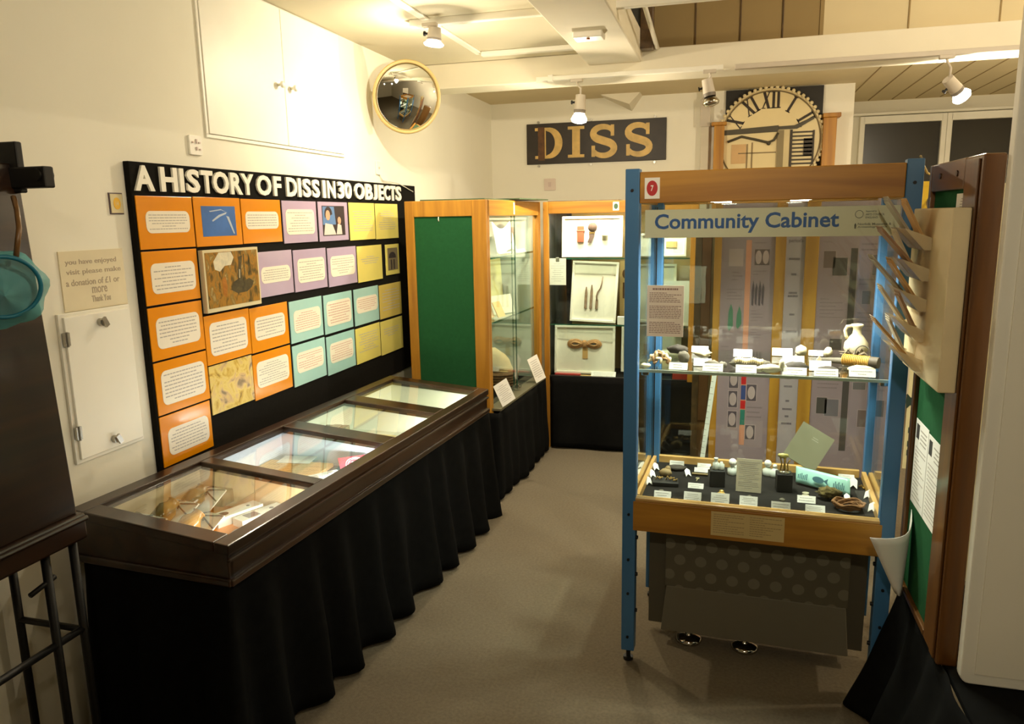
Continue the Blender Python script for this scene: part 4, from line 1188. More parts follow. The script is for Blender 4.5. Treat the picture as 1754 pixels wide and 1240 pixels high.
box('charcoal_strip', M_char, 0.016, 0.115, DB - 0.016, DB - 0.012, 0.505, 1.685, bcab)
box('roof_board', M_linen, 0.005, WB - 0.005, 0.03, DB, 1.69, 1.70, bcab)
for z in (1.318, 0.868):
    s = box('glass_shelf', M_glassg, 0.018, WB - 0.018, 0.045, DB - 0.02, z, z + 0.006, bcab)
    box('shelf_edge', M_edge, 0.03, WB - 0.03, 0.043, 0.0449, z - 0.001, z + 0.007, s)
box('glass_front', M_glass, 0.036, WB - 0.046, 0.012, 0.016, 0.515, 1.624, bcab)
box('strip_light', M_strip, 0.15, WB - 0.15, 0.032, 0.048, 1.676, 1.69, bcab, bevel=0.003)
lamp_light('AREA', 'strip_glow', bcab, (WB / 2, 0.04, 1.668), STRIP_W * 1.7, COOL, size=(0.8, 0.05))
pl_ = MB().box(WB - 0.545, WB - 0.505, -0.003, 0, 1.635, 1.69)
Fq = F_FRONT((WB - 0.545, -0.003, 1.635))
plq = pl_.build('number_plaque', M_white, bcab)
dq = MB().prism(disc(0.02, 0.027, 0.014, 0.018), Fq, 0.0, 0.0008)
dq.build('disc', mat('plaque_green', (62, 92, 66)), plq)
skirt('cabinet_skirt', [(BX0 + 0.055, BY0 - 0.012), (BX1, BY0 - 0.012)], 0.512, 0.01, 0.012, 0.3, 'black cloth hanging below the wide cabinet at the end of the aisle', 12, amp=0.006)
for (x0, x1, dz, rz_, lab) in ((0.02, 0.5, 0.0005, 0.05, 'dark thin sheet lying on the left of the end cabinet top'), (0.56, 0.98, 0.0005, -0.06, 'dark thin sheet lying on the right of the end cabinet top')):
    tag(MB().box(x0, x1, 0.06, 0.36, 0, 0.006).build('loose_sheet', mat('sheet_brown', (112, 92, 62), rough=0.5), loc=(BX0, BY0, TOP + dz), rz=rz_ * 0.3, bevel=0.001), lab, 'sheet')

M_frame = mat('white_frame', (240, 236, 222), rough=0.4)
M_mount = mat('off_white_mount', (234, 230, 214), rough=0.8, var=0.01)
def framed(label, x0, x1, z0, zh, y, lean, yaw, roll=0.0):
    """white box frame leaning back on its shelf; returns thing and front frame for its exhibit"""
    w = x1 - x0
    t = thing('framed_exhibit', label, 'framed exhibit', ((x0 + x1) / 2, y, z0), yaw, 'white framed exhibits in the end cabinet')
    v_ = Vector((math.sin(roll), math.sin(lean), math.cos(lean))).normalized()
    u_ = (X - v_ * X.dot(v_)).normalized()
    n_ = u_.cross(v_).normalized()
    F_ = (Vector((0, 0, abs(roll) * w / 2 + 0.0022)), u_, v_, n_)
    fb = 0.016
    f = MB()
    for q in ((-w / 2, w / 2, 0, fb), (-w / 2, w / 2, zh - fb, zh), (-w / 2, -w / 2 + fb, fb, zh - fb), (w / 2 - fb, w / 2, fb, zh - fb)):
        f.fbox(F_, *q, -0.012, 0.014)
    f.build('frame', M_frame, t, bevel=0.002)
    MB().fbox(F_, -w / 2 + 0.004, w / 2 - 0.004, 0.004, zh - 0.004, -0.010, 0.0).build('mount', M_mount, t)
    return t, F_
t, F_ = framed('white framed shaving brush between two small exhibits on the top shelf of the end cabinet', -1.100, -0.688, 1.3245, 0.275, 5.16, 0.10, 0.03)
e = MB().fbox(F_, -0.10, -0.055, 0.10, 0.21, 0, 0.02, 0)
e.fbox(F_, -0.105, -0.05, 0.17, 0.182, 0, 0.022, 0)
e.build('leather_case', mat('case_brown', (142, 76, 46), rough=0.5), t, bevel=0.003)
e = MB().ball(F_[0] + F_[1] * 0.005 + F_[2] * 0.20 + F_[3] * 0.022, (0.032, 0.02, 0.032), 16, 0, 0.1, 3)
e.prism([(-0.018, 0.17), (0.02, 0.17), (0.012, 0.13), (-0.006, 0.095), (-0.028, 0.098), (-0.016, 0.13)], F_, 0.006, 0.026)
e.build('brush', mat('brush_brown', (88, 66, 52), rough=0.8), t)
MB().fbox(F_, -0.016, 0.018, 0.158, 0.166, 0.005, 0.028).build('brush_band', M_brass, t)
MB().lathe([(0.018, 0), (0.02, 0.03), (0.024, 0.032), (0.024, 0.04), (0, 0.041)], F_[0] + F_[1] * 0.09 + F_[2] * 0.11 + F_[3] * 0.022, 18).build('small_pot', mat('pot_cream', (216, 204, 172), rough=0.5, var=0.15), t)
t, F_ = framed('white framed row of three pointed tools on the middle shelf of the end cabinet', -1.045, -0.728, 0.8745, 0.415, 5.15, 0.08, 0.03, 0.045)
for u0, L in ((-0.055, 0.15), (-0.018, 0.165)):
    MB().prism([(u0 - 0.009, 0.09), (u0 + 0.009, 0.09), (u0 + 0.009, 0.09 + L * 0.75), (u0 + 0.003, 0.09 + L), (u0 - 0.003, 0.09 + L), (u0 - 0.008, 0.09 + L * 0.7)], F_, 0.001, 0.014).build('pointed_tool', mat('tool_brown', (134, 108, 84), rough=0.5, var=0.3, scale=40), t, bevel=0.002)
e = MB().prism([(0.012, 0.09), (0.03, 0.09), (0.03, 0.155), (0.014, 0.155)], F_, 0.001, 0.012)
e.tube([F_[0] + F_[1] * a + F_[2] * b + F_[3] * 0.008 for a, b in ((0.022, 0.15), (0.018, 0.18), (0.024, 0.205), (0.042, 0.235), (0.05, 0.27), (0.053, 0.315))], [0.006, 0.005, 0.005, 0.005, 0.004, 0.003], 8)
e.build('hooked_tool', mat('tool_brown', (134, 108, 84)), t)
t, F_ = framed('white framed coil of rope with a tan tag on the bottom of the end cabinet', -1.150, -0.729, 0.522, 0.335, 5.125, 0.10, 0.03)
e = MB()
for k in range(7):
    for sx in (-1, 1):
        rx, ry = 0.056 - 0.0045 * k + RND.uniform(-0.004, 0.004), 0.033 - 0.003 * k + RND.uniform(-0.003, 0.003)
        pts = []
        for i in range(26):
            a = 2 * math.pi * i / 26
            fl = 1.0 - 0.55 * (0.5 - 0.5 * math.cos(a)) ** 3
            pts.append(F_[0] + F_[1] * sx * (0.060 + rx * math.cos(a)) + F_[2] * (0.207 + ry * math.sin(a) * fl + RND.uniform(-0.0015, 0.0015)) + F_[3] * (0.007 + 0.0025 * k))
        e.tube(pts, 0.0048, 6, closed=True)
for k in range(5):
    e.tube([F_[0] + F_[1] * (-0.010 + 0.005 * k + 0.017 * math.cos(a) * 0.2) + F_[2] * (0.207 + 0.022 * math.sin(a)) + F_[3] * (0.014 + 0.012 * math.cos(a)) for a in [2 * math.pi * i / 16 for i in range(16)]], 0.004, 6, closed=True)
e.build('rope_coil', M_rope, t)
MB().fbox(F_, -0.015, 0.022, 0.105, 0.185, 0.001, 0.006).build('tag', mat('tag_tan', (206, 166, 104), rough=0.7), t)
t, F_ = framed('small white frame at the right of the top shelf, seen past the blue post', -0.575, -0.268, 1.3245, 0.155, 5.20, 0.1, -0.02)
MB().fbox(F_, 0.02, 0.09, 0.06, 0.10, 0.001, 0.006).build('tan_exhibit', mat('tag_tan', (206, 166, 104)), t)
t, F_ = framed('plain white frame at the right of the middle shelf of the end cabinet', -0.60, -0.33, 0.8745, 0.40, 5.22, 0.08, -0.02)
MB().fbox(F_, -0.06, 0.02, 0.14, 0.2, 0.001, 0.006).build('pale_exhibit', mat('pale_exhibit', (206, 204, 186)), t)
t, F_ = framed('cream frame at the right of the bottom of the end cabinet, behind the glass shelf', -0.70, -0.29, 0.522, 0.33, 5.24, 0.10, 0.0)
MB().fbox(F_, -0.05, 0.05, 0.12, 0.2, 0.001, 0.008).build('tan_exhibit', mat('tag_tan', (206, 166, 104)), t)
ws = MB().box(-0.105, 0.105, -0.0015, 0.0015, 0, 0.295)
tag(ws.build('white_sheet', M_white, loc=(-0.325, 5.10, 0.8778), rot=(-0.06, 0, 0.02)), 'blank bright white sheet propped at the right end of the middle shelf', 'sheet')
n_ = thing('caption_sheet', 'white printed sheet hung from a clip over the charcoal strip of the end cabinet', 'caption card', (-1.112, 5.066, 1.145))
MB().box(-0.056, 0.058, -0.001, 0.001, 0, 0.18).build('paper', M_white, n_)
MB().box(-0.012, 0.012, -0.004, 0.003, 0.158, 0.186).build('clip', M_steel, n_, bevel=0.002)
l = MB()
lines(l, F_FRONT((0, -0.001, 0)), -0.045, 0.047, 0.02, 0.15, 9, 0.0, 0, h=0.22)
l.build('print', mat('faint_ink', (186, 182, 176)), n_)
rbk = MB().box(-0.09, 0.09, -0.018, 0.018, 0, 0.022)
tag(rbk.build('red_booklet', mat('booklet_red', (176, 52, 48), rough=0.5), loc=(-1.05, 5.089, 0.5062), rz=0.0, bevel=0.002), 'red and tan booklet lying at the lower left of the end cabinet', 'booklet')
tag(MB().box(-0.10, 0.10, -0.02, 0.02, 0, 0.012).build('tan_strip', mat('strip_tan', (190, 156, 98), rough=0.6), loc=(-0.90, 5.094, 0.5062), rz=-0.03, bevel=0.001), 'tan strip lying under the framed rope coil', 'exhibit')
l = MB().box(-0.085, 0.085, -0.022, 0.022, 0, 0.0015)
lines(l, F_FLAT((0, 0, 0.0015)), -0.07, 0.07, -0.018, 0.018, 4, 0, 1, h=0.25)
tag(l.build('caption_card', [M_white, M_ink], loc=(-0.80, 5.088, 0.53), rot=(0.9, 0, 0)), 'white caption card lying before the framed rope coil', 'caption card')
tag(MB().box(-0.06, 0.06, -0.02, 0.02, 0, 0.045).build('red_box', mat('box_red', (196, 60, 44), rough=0.5), loc=(-0.275, 5.12, 0.5062), bevel=0.002), 'red box at the lower right corner of the end cabinet', 'box')
tag(MB().box(-0.045, 0.045, -0.012, 0.012, 0, 0.055).build('caption_block', M_white, loc=(-0.665, 5.12, 0.8745), bevel=0.002), 'white caption block beside the blue post on the middle shelf of the end cabinet', 'caption card')
sf = thing('narrow_print', 'narrow cream picture with dark figures next to the three pointed tools', 'picture', (-0.665, 5.30, 0.8745))
MB().box(-0.055, 0.055, -0.004, 0.004, 0, 0.42).build('sheet', mat('print_cream', (206, 178, 116), rough=0.6), sf)
l = MB()
Ff = F_FRONT((0, -0.004, 0))
l.fbox(Ff, -0.035, -0.012, 0.16, 0.27, 0, 0.0006).fbox(Ff, 0.0, 0.02, 0.1, 0.38, 0, 0.0006).prism(disc(-0.022, 0.33, 0.016, 0.03), Ff, 0, 0.0006)
l.build('figures', M_brownw, sf)

# ------------------------------------------------------------------ things standing behind the community cabinet
tcb = thing('tall_cupboard', 'tall dark brown cupboard seen through the glass behind the community cabinet', 'cupboard', (-0.158, 3.92, 0))
box('carcass', M_brownw, 0, 0.125, 0.01, 0.38, 0, 1.62, tcb, bevel=0.003)
box('dark_stile', M_timber, 0.0, 0.03, 0, 0.01, 0, 1.62, tcb)
MB().box(0.032, 0.078, 0.002, 0.01, 0.55, 1.60).build('door', mat('door_brown', (104, 70, 38), rough=0.4), tcb, bevel=0.002)
MB().box(0.082, 0.124, 0.004, 0.01, 0.02, 1.60).build('side_panel', mat('panel_olive', (110, 96, 62), rough=0.6), tcb)
stk = thing('measuring_stick', 'white measuring stick leaning behind the community cabinet', 'stick', (-0.135, 3.66, 0))
p0, p1 = Vector((0.0, 0, 0.0)), Vector((0.096, 0.0, 0.90))
d_ = (p1 - p0).normalized()
Fst = (p0, Vector((d_.z, 0, -d_.x)), d_, -Y)
MB().fbox(Fst, -0.011, 0.011, 0.004, 0.905, -0.006, 0.006).build('stick', M_white, stk)
mk = MB()
for i in range(30):
    mk.fbox(Fst, -0.011, 0.0 if i % 5 else 0.008, 0.03 * i + 0.01, 0.03 * i + 0.0125, 0.006, 0.0065)
mk.build('scale_marks', M_ink, stk)
MB().ball(p1 + Vector((-0.006, 0, 0.012)), 0.012, 12).build('tip_knob', M_brass, stk)

fd = thing('folding_display', 'pine-framed folding display with mauve information panels behind the community cabinet', 'display board', (0, 3.70, 0))
for (a, b) in ((-0.062, -0.030), (0.207, 0.252), (0.335, 0.392), (0.725, 0.77)):
    MB().box(a, b, -0.015, 0.02, 0, 1.74).build('stile', M_pine, fd, bevel=0.003)
for (a, b) in ((-0.030, 0.207), (0.252, 0.335), (0.392, 0.725)):
    for z in (1.70, 0.05):
        MB().box(a, b, -0.012, 0.018, z, z + 0.04).build('rail', M_pineX, fd, bevel=0.002)
M_mauve = mat('mauve_sheet', (152, 128, 134), rough=0.4, var=0.03, scale=2)
Fd = F_FRONT((0, 0, 0))
coin_d = mat('coin_dark', (92, 66, 70), rough=0.5)
coin_l = mat('coin_light', (178, 152, 152), rough=0.5)
leaf_g = mat('leaf_green', (70, 118, 92), rough=0.5)
peach = mat('peach_strip', (206, 138, 112), rough=0.4)
sA = box('sheet', M_mauve, -0.030, 0.207, 0, 0.008, 0.09, 1.70, fd)
a_ = MB()
def pic(mb, x0, x1, z0, z1, m):
    mb.fbox(Fd, x0, x1, z0, z1, 0, 0.0006, m)
pic(a_, 0.079, 0.103, 0.50, 1.48, 1)
for (z0, z1, m) in ((0.80, 0.885, 3), (0.725, 0.795, 4), (0.68, 0.72, 3), (0.60, 0.675, 5)):
    a_.fbox(Fd, 0.080, 0.102, z0, z1, 0.0006, 0.0012, m)
pic(a_, 0.118, 0.183, 1.365, 1.437, 2)
for cx in (0.135, 0.167):
    a_.prism(disc(cx, 1.401, 0.014, 0.031), Fd, 0.0006, 0.0011, 6)
pic(a_, 0.004, 0.068, 1.36, 1.44, 6)
for (x, z0, z1) in ((0.020, 1.05, 1.185), (0.058, 1.06, 1.175)):
    a_.prism([(x - 0.012, z0 + 0.02), (x - 0.004, z0 + 0.005), (x + 0.012, z0 + 0.03), (x + 0.010, z1 - 0.03), (x, z1), (x - 0.010, z1 - 0.04)], Fd, 0.0, 0.0006, 7)
for k, x in enumerate((0.116, 0.130, 0.146, 0.160)):
    a_.prism([(x - 0.005, 1.18 + 0.01 * (k % 2)), (x + 0.004, 1.175), (x + 0.007, 1.26), (x, 1.295 - 0.012 * (k % 2)), (x - 0.006, 1.25)], Fd, 0.0, 0.0006, 8)
for (x0, x1, z0, z1) in ((0.024, 0.066, 0.78, 0.865), (0.024, 0.064, 0.685, 0.765), (0.024, 0.064, 0.585, 0.665), (0.106, 0.150, 0.72, 0.80), (0.106, 0.150, 0.53, 0.60)):
    a_.fbox(Fd, x0 - 0.003, x1 + 0.003, z0 - 0.003, z1 + 0.003, 0.0, 0.0004, 6)
    a_.fbox(Fd, x0, x1, z0, z1, 0.0004, 0.0008, 8)
    a_.prism(disc((x0 + x1) / 2, (z0 + z1) / 2, 0.017, 0.032), Fd, 0.0008, 0.0012, 9)
for (x0, x1, z0, z1, n) in ((0.02, 0.07, 1.29, 1.34, 3), (0.0, 0.07, 1.20, 1.26, 4), (0.115, 0.17, 1.315, 1.345, 2), (0.112, 0.165, 1.10, 1.16, 4), (0.112, 0.165, 1.02, 1.07, 4), (0.115, 0.17, 1.46, 1.475, 1), (-0.02, 0.07, 0.95, 0.99, 2), (0.11, 0.18, 0.86, 0.92, 3), (0.11, 0.18, 0.63, 0.70, 3)):
    lines(a_, Fd, x0, x1, z0, z1, n, 0.0, 10, h=0.3, center=False)
a_.build('print', [M_mauve, peach, coin_d, M_red, mat('print_navy', (52, 66, 120)), mat('print_teal', (44, 112, 98)), coin_l, leaf_g, mat('print_slate', (84, 68, 78)), coin_l, mat('print_mauve_ink', (128, 106, 112))], sA)
sB = box('sheet', mat('grey_mauve_sheet', (170, 152, 156), rough=0.4, var=0.03), 0.252, 0.335, 0, 0.008, 0.09, 1.70, fd)
b_ = MB()
text(b_, 'periods', Fd, 0.264, 0.325, 1.462, 1.485, 0, 0, bold=0.012, depth=0.0006)
for (z, w) in ((1.385, 0.05), (1.315, 0.025), (1.23, 0.04), (1.215, 0.045), (1.13, 0.025), (1.05, 0.05), (0.83, 0.03), (0.79, 0.04), (0.72, 0.02), (0.68, 0.045), (0.645, 0.02), (0.61, 0.05)):
    lines(b_, Fd, 0.293 - w / 2, 0.293 + w / 2, z, z + 0.016, 1, 0.0, 0, h=0.6, cut=1.0)
b_.build('print', mat('period_ink', (104, 88, 98)), sB)
sC = box('sheet', M_mauve, 0.392, 0.725, 0, 0.008, 0.09, 1.70, fd)
c_ = MB()
pic(c_, 0.528, 0.556, 0.50, 1.44, 1)
for (x0, x1, z0, z1, m) in ((0.415, 0.465, 1.352, 1.428, 2), (0.455, 0.516, 1.318, 1.398, 1), (0.62, 0.665, 1.32, 1.41, 3), (0.585, 0.62, 1.19, 1.25, 4), (0.46, 0.513, 0.978, 1.03, 1), (0.42, 0.465, 0.675, 0.752, 1), (0.456, 0.516, 0.664, 0.745, 3), (0.572, 0.625, 0.796, 0.83, 4), (0.60, 0.66, 0.62, 0.70, 2)):
    c_.fbox(Fd, x0 - 0.002, x1 + 0.002, z0 - 0.002, z1 + 0.002, 0.0, 0.0005, 6)
    c_.fbox(Fd, x0, x1, z0, z1, 0.0005, 0.001, m)
for (x0, x1, z0, z1, n) in ((0.41, 0.52, 1.462, 1.475, 1), (0.41, 0.51, 1.12, 1.22, 6), (0.57, 0.69, 1.42, 1.47, 2), (0.57, 0.68, 1.27, 1.31, 2), (0.42, 0.51, 0.79, 0.92, 7), (0.57, 0.68, 1.06, 1.16, 5), (0.57, 0.68, 0.86, 0.94, 4)):
    lines(c_, Fd, x0, x1, z0, z1, n, 0.0, 5, h=0.28, center=False)
c_.build('print', [M_mauve, mat('print_charcoal', (74, 64, 62)), mat('print_umber', (112, 88, 84)), mat('print_greyblue', (112, 100, 108)), mat('print_moss', (108, 96, 96)), mat('print_mauve_ink', (128, 106, 112)), coin_l], sC)

ep = thing('exhibition_panel', 'pale panel with a yellow poster strip, seen right of the community cabinet', 'display board', (0.80, 3.5, 0))
box('panel', M_cream, -0.0, 0.7, 0.0, 0.03, 0.0, 1.70, ep, bevel=0.003)
yp_ = box('yellow_poster', mat('poster_yellow', (238, 196, 52), rough=0.4), -0.055, 0.14, -0.012, -0.002, 1.44, 1.715, ep)
Fy = F_FRONT((0, -0.012, 0))
MB().prism(disc(-0.01, 1.63, 0.022, 0.03), Fy, 0, 0.001).fbox(Fy, -0.02, 0.0, 1.48, 1.60, 0, 0.001).build('cat_print', mat('print_greybrown', (136, 116, 92)), yp_)
cp_ = box('cream_poster', mat('poster_cream', (220, 202, 150), rough=0.5), -0.04, 0.30, -0.012, -0.002, 0.50, 1.0, ep)
l = MB()
l.prism([(-0.035 + 0.03 * math.cos(a) * (1 if i % 2 else 0.5), 0.80 + 0.035 * math.sin(a) * (1 if i % 2 else 0.5)) for i, a in enumerate([2 * math.pi * k / 10 for k in range(10)])], Fy, 0, 0.001)
for z in (0.66, 0.60, 0.56):
    l.fbox(Fy, -0.03, 0.01, z, z + 0.025, 0, 0.001)
l.build('dark_print', mat('print_green_black', (40, 56, 44)), cp_)

# ------------------------------------------------------------------ community cabinet
CO, CYAW = Vector((-0.295, 2.552, 0)), math.radians(-2.4)
CR = Matrix.Rotation(CYAW, 4, 'Z')
def CW(x, y, z):
    return CO + CR @ Vector((x, y, z))
cc = thing('community_cabinet', 'glazed cabinet with blue corner posts and a Community Cabinet sign', 'display case', CO, CYAW)
CWD, CDP = 0.8115, 0.50
PH = 0.0232
for (x, y) in ((-0.010, 0), (CWD, 0), (0.006, CDP), (CWD + 0.008, CDP)):
    p = MB().box(x - PH, x + PH, y - PH, y + PH, 0.045, 1.748)
    pp_ = p.build('corner_post', M_blue, cc, bevel=0.003)
    MB().cyl((x, y, 0.0), (x, y, 0.012), 0.018).cyl((x, y, 0.01), (x, y, 0.05), 0.008).build('levelling_foot', M_iron, pp_)
    if y == 0:
        b = MB()
        for z in (0.10, 0.27, 0.40, 0.57, 1.68):
            b.cyl((x, y - PH, z), (x, y - PH - 0.0045, z), 0.005, n=10)
        for z in (0.2, 0.34, 0.48):
            b.cyl((x + PH * (1 if x < 0 else -1), y - 0.005, z), (x + (PH + 0.0075) * (1 if x < 0 else -1), y - 0.005, z), 0.007, n=10)
        b.build('bolts', M_iron, pp_)
    elif x > 0 or y > 0:
        MB().box(x - 0.002, x + 0.002, y - PH - 0.002, y - PH + 0.0005, 0.62, 1.63).build('slot', M_iron, pp_)
x0, x1 = 0.018, CWD - 0.028
hd_ = MB().box(x0 - 0.004, x1 + 0.004, -0.024, -0.004, 1.638, 1.737)
hd_.build('header_board', M_pineX, cc, bevel=0.003)
MB().box(-0.012, 0.008, 0.028, CDP - 0.028, 1.638, 1.737).box(CWD - 0.008, CWD + 0.012, 0.028, CDP - 0.028, 1.638, 1.737).build('header_side', M_pineY, cc, bevel=0.003)
MB().box(x0, x1, CDP - 0.01, CDP + 0.01, 1.638, 1.737).build('header_back', M_pineX, cc, bevel=0.003)
cn = box('canopy', mat('canopy_white', (232, 226, 208), rough=0.5), 0.01, CWD - 0.01, -0.003, CDP - 0.01, 1.648, 1.662, cc)
for x in (0.255, 0.515):
    pk_ = MB().cyl((x, 0.12, 1.640), (x, 0.12, 1.648), 0.030, n=24).build('downlight', M_puck, cn)
    lamp_light('SPOT', 'downlight_beam', cc, (x, 0.14, 1.632), PUCK_W * 3, COOL, 0.025, spot=150, blend=0.8)
for x in (0.255, 0.515):
    MB().cyl((x, 0.37, 1.640), (x, 0.37, 1.648), 0.030, n=24).build('downlight', M_puck, cn)
    lamp_light('SPOT', 'downlight_beam', cc, (x, 0.37, 1.632), PUCK_W * 2, COOL, 0.025, spot=150, blend=0.8)
# number plaque
p = MB().box(0.030, 0.078, -0.0265, -0.024, 1.652, 1.718).build('number_plaque', M_white, cc)
Fc = F_FRONT((0, -0.0265, 0))
l = MB().prism(disc(0.054, 1.685, 0.0175, 0.024), Fc, 0, 0.0008, 0)
text(l, '7', Fc, 0.0495, 0.0585, 1.676, 1.694, 0.0008, 1, bold=0.02, depth=0.0005)
l.build('red_disc', [M_red, M_white], p)
# timber sill round the display floor
MB().box(x0 - 0.014, x1 + 0.014, -0.024, -0.002, 0.512, 0.622).build('sill_front', M_pineX, cc, bevel=0.003)
MB().box(x0 - 0.01, x1 + 0.01, -0.022, 0.010, 0.622, 0.632).build('sill_cap', M_pale, cc, bevel=0.002)
MB().box(-0.015, 0.0, 0.028, CDP - 0.028, 0.512, 0.632).box(0.006, 0.02, 0.02, CDP - 0.02, 0.60, 0.632).build('sill_left', M_paleY, cc, bevel=0.002)
MB().box(CWD - 0.0, CWD + 0.015, 0.028, CDP - 0.028, 0.512, 0.632).box(CWD - 0.022, CWD - 0.006, 0.02, CDP - 0.02, 0.60, 0.632).build('sill_right', M_paleY, cc, bevel=0.002)
MB().box(x0, x1, CDP - 0.015, CDP + 0.004, 0.512, 0.632).build('sill_back', M_pale, cc, bevel=0.002)
box('display_floor', mat('black_baize', (38, 36, 34), rough=0.95, spec=0.1), 0.0, CWD, -0.002, CDP - 0.012, 0.590, 0.604, cc)
for nm, q in (('front_pane', (x0 - 0.002, x1 + 0.002, -0.002, 0.002)), ('back_pane', (x0 + 0.004, x1 + 0.008, CDP - 0.002, CDP + 0.002)), ('side_pane', (-0.002, 0.002, 0.028, CDP - 0.028)), ('side_pane', (CWD - 0.002, CWD + 0.002, 0.028, CDP - 0.028))):
    box(nm, M_glass, *q, 0.632, 1.646, cc)
SHZ = 1.080
sh = box('glass_shelf', M_glass, 0.012, CWD - 0.012, 0.03, CDP - 0.03, SHZ - 0.008, SHZ, cc)
box('shelf_edge', mat('pale_glass_edge', (196, 206, 190), rough=0.25), 0.012, CWD - 0.012, 0.027, 0.0299, SHZ - 0.009, SHZ + 0.001, sh)
for x in (0.03, CWD - 0.03):
    for y in (0.05, CDP - 0.05):
        MB().box(x - 0.012, x + 0.012, y - 0.012, y + 0.012, SHZ - 0.022, SHZ - 0.0085).build('shelf_bracket', M_chrome, cc, bevel=0.002)
# sign across the top of the glass
sg_ = MB().box(0.028, CWD - 0.0275, 0.006, 0.010, 1.527, 1.617).build('sign_strip', mat('sign_cream', (246, 230, 204), rough=0.5), cc)
Fs2 = F_FRONT((0, 0.006, 0))
l = MB()
text(l, 'Community Cabinet', Fs2, 0.060, 0.617, 1.540, 1.603, 0.0, 0, bold=0.022, depth=0.0008)
l.build('lettering', M_bluetext, sg_)
l = MB()
l.tube([Vector((0.672 + 0.011 * math.cos(a), 0.0055, 1.592 + 0.011 * math.sin(a))) for a in [2 * math.pi * i / 24 for i in range(24)]], 0.0008, 5, closed=True)
for k, tx in enumerate(('Supported by', 'ARTS COUNCIL', 'ENGLAND')):
    text(l, tx, Fs2, 0.690, 0.690 + (0.030, 0.052, 0.034)[k], 1.597 - 0.009 * k, 1.603 - 0.009 * k, 0.0, 0, bold=0.01, depth=0.0005)
l.prism([(0.661, 1.549), (0.665, 1.549), (0.666, 1.560), (0.663, 1.566), (0.660, 1.560)], Fs2, 0, 0.0005)
text(l, 'Norfolk Museums &', Fs2, 0.670, 0.762, 1.559, 1.566, 0.0, 0, bold=0.012, depth=0.0005)
text(l, 'Archaeology Service', Fs2, 0.670, 0.750, 1.550, 1.557, 0.0, 0, bold=0.012, depth=0.0005)
l.build('sponsor_marks', mat('sponsor_grey', (112, 104, 92)), sg_)
# papers fixed on the case
nt_ = MB().box(0.040, 0.160, -0.0045, -0.0025, 1.202, 1.372).build('glass_notice', mat('notice_pinkish', (236, 224, 208), rough=0.6), cc)
l = MB()
for (z0, z1, n) in ((1.315, 1.350, 6), (1.262, 1.306, 8), (1.212, 1.252, 7)):
    lines(l, F_FRONT((0, -0.0045, 0)), 0.048, 0.152, z0, z1, n, 0.0, 0, h=0.42, cut=0.85, center=False)
lines(l, F_FRONT((0, -0.0045, 0)), 0.058, 0.142, 1.354, 1.366, 1, 0.0, 0, h=0.5, cut=1.0)
l.build('print', mat('notice_print', (150, 122, 114)), nt_)
pn = MB().box(0.270, 0.505, -0.0265, -0.0245, 0.528, 0.613).build('sill_notice', mat('sill_paper', (206, 182, 124), rough=0.6), cc)
l = MB()
Fp2 = F_FRONT((0, -0.0265, 0))
lines(l, Fp2, 0.278, 0.378, 0.536, 0.608, 9, 0.0, 0, h=0.28, center=False)
lines(l, Fp2, 0.396, 0.498, 0.536, 0.608, 9, 0.0, 0, h=0.28, center=False)
l.build('print', mat('sill_print', (160, 136, 92)), pn)

# ---- storage base standing under the display floor
bs = thing('storage_base', 'grey metal base with a perforated band, standing under the community cabinet', 'base unit', CW(0, 0, 0), CYAW)
box('back_sheet', M_greyd, 0.03, 0.80, 0.235, 0.247, 0.03, 0.50, bs)
pf_ = MB().box(0.10, 0.735, 0.165, 0.18, 0.225, 0.50).build('perforated_panel', dotted('perforated_sheet', (92, 86, 68), (116, 110, 92), 0.076, 0.27), bs)
lp = MB()
lp.add([(0.105, 0.164, 0.225), (0.730, 0.164, 0.225), (0.745, 0.148, 0.05), (0.088, 0.148, 0.05), (0.105, 0.18, 0.225), (0.730, 0.18, 0.225), (0.745, 0.18, 0.05), (0.088, 0.18, 0.05)],
       [(0, 3, 2, 1), (4, 5, 6, 7), (0, 1, 5, 4), (3, 7, 6, 2), (0, 4, 7, 3), (1, 2, 6, 5)])
lp.build('kick_panel', M_grey, bs, bevel=0.003)
for x in (0.19, 0.395):
    ft = MB().lathe([(0.048, 0), (0.050, 0.006), (0.044, 0.016), (0.024, 0.022), (0.016, 0.03), (0.014, 0.06), (0, 0.06)], (x, 0.19, 0), 28).build('disc_foot', M_chrome, bs)
MB().box(0.10, 0.735, 0.18, 0.235, 0.05, 0.075).build('base_tray', M_greyd, bs)

# ---- small things on the display floor and shelf
ZD = 0.6045
def cput(mb, name, mats, x, y, z, rz, label, cat, group=None, bevel=0.0, rot=None):
    return tag(mb.build(name, mats, loc=CW(x, y, z), rz=CYAW + rz, bevel=bevel, rot=rot), label, cat, group)
def caption(x, y, z, w, h, label, tilt=0.55, n=2, rz=0.0):
    """folded caption card: a sloping face and a stand behind it"""
    x = x + 0.0
    mb = MB()
    F_ = (Vector((0, 0, 0)), X.copy(), Vector((0, math.sin(tilt), math.cos(tilt))), Vector((0, -math.cos(tilt), math.sin(tilt))))
    mb.fbox(F_, -w / 2, w / 2, 0, h, 0, 0.0012, 0)
    mb.add([(-w / 2, h * math.sin(tilt), h * math.cos(tilt)), (w / 2, h * math.sin(tilt), h * math.cos(tilt)), (w / 2, h * (math.sin(tilt) + 0.35), 0), (-w / 2, h * (math.sin(tilt) + 0.35), 0)], [(0, 1, 2, 3)], 0)
    lines(mb, F_, -w * 0.42, w * 0.42, h * 0.15, h * 0.85, n, 0.0012, 1, h=0.25)
    return cput(mb, 'caption_card', [M_white, mat('caption_ink', (172, 168, 162))], x, y, z, rz, label, 'caption card')
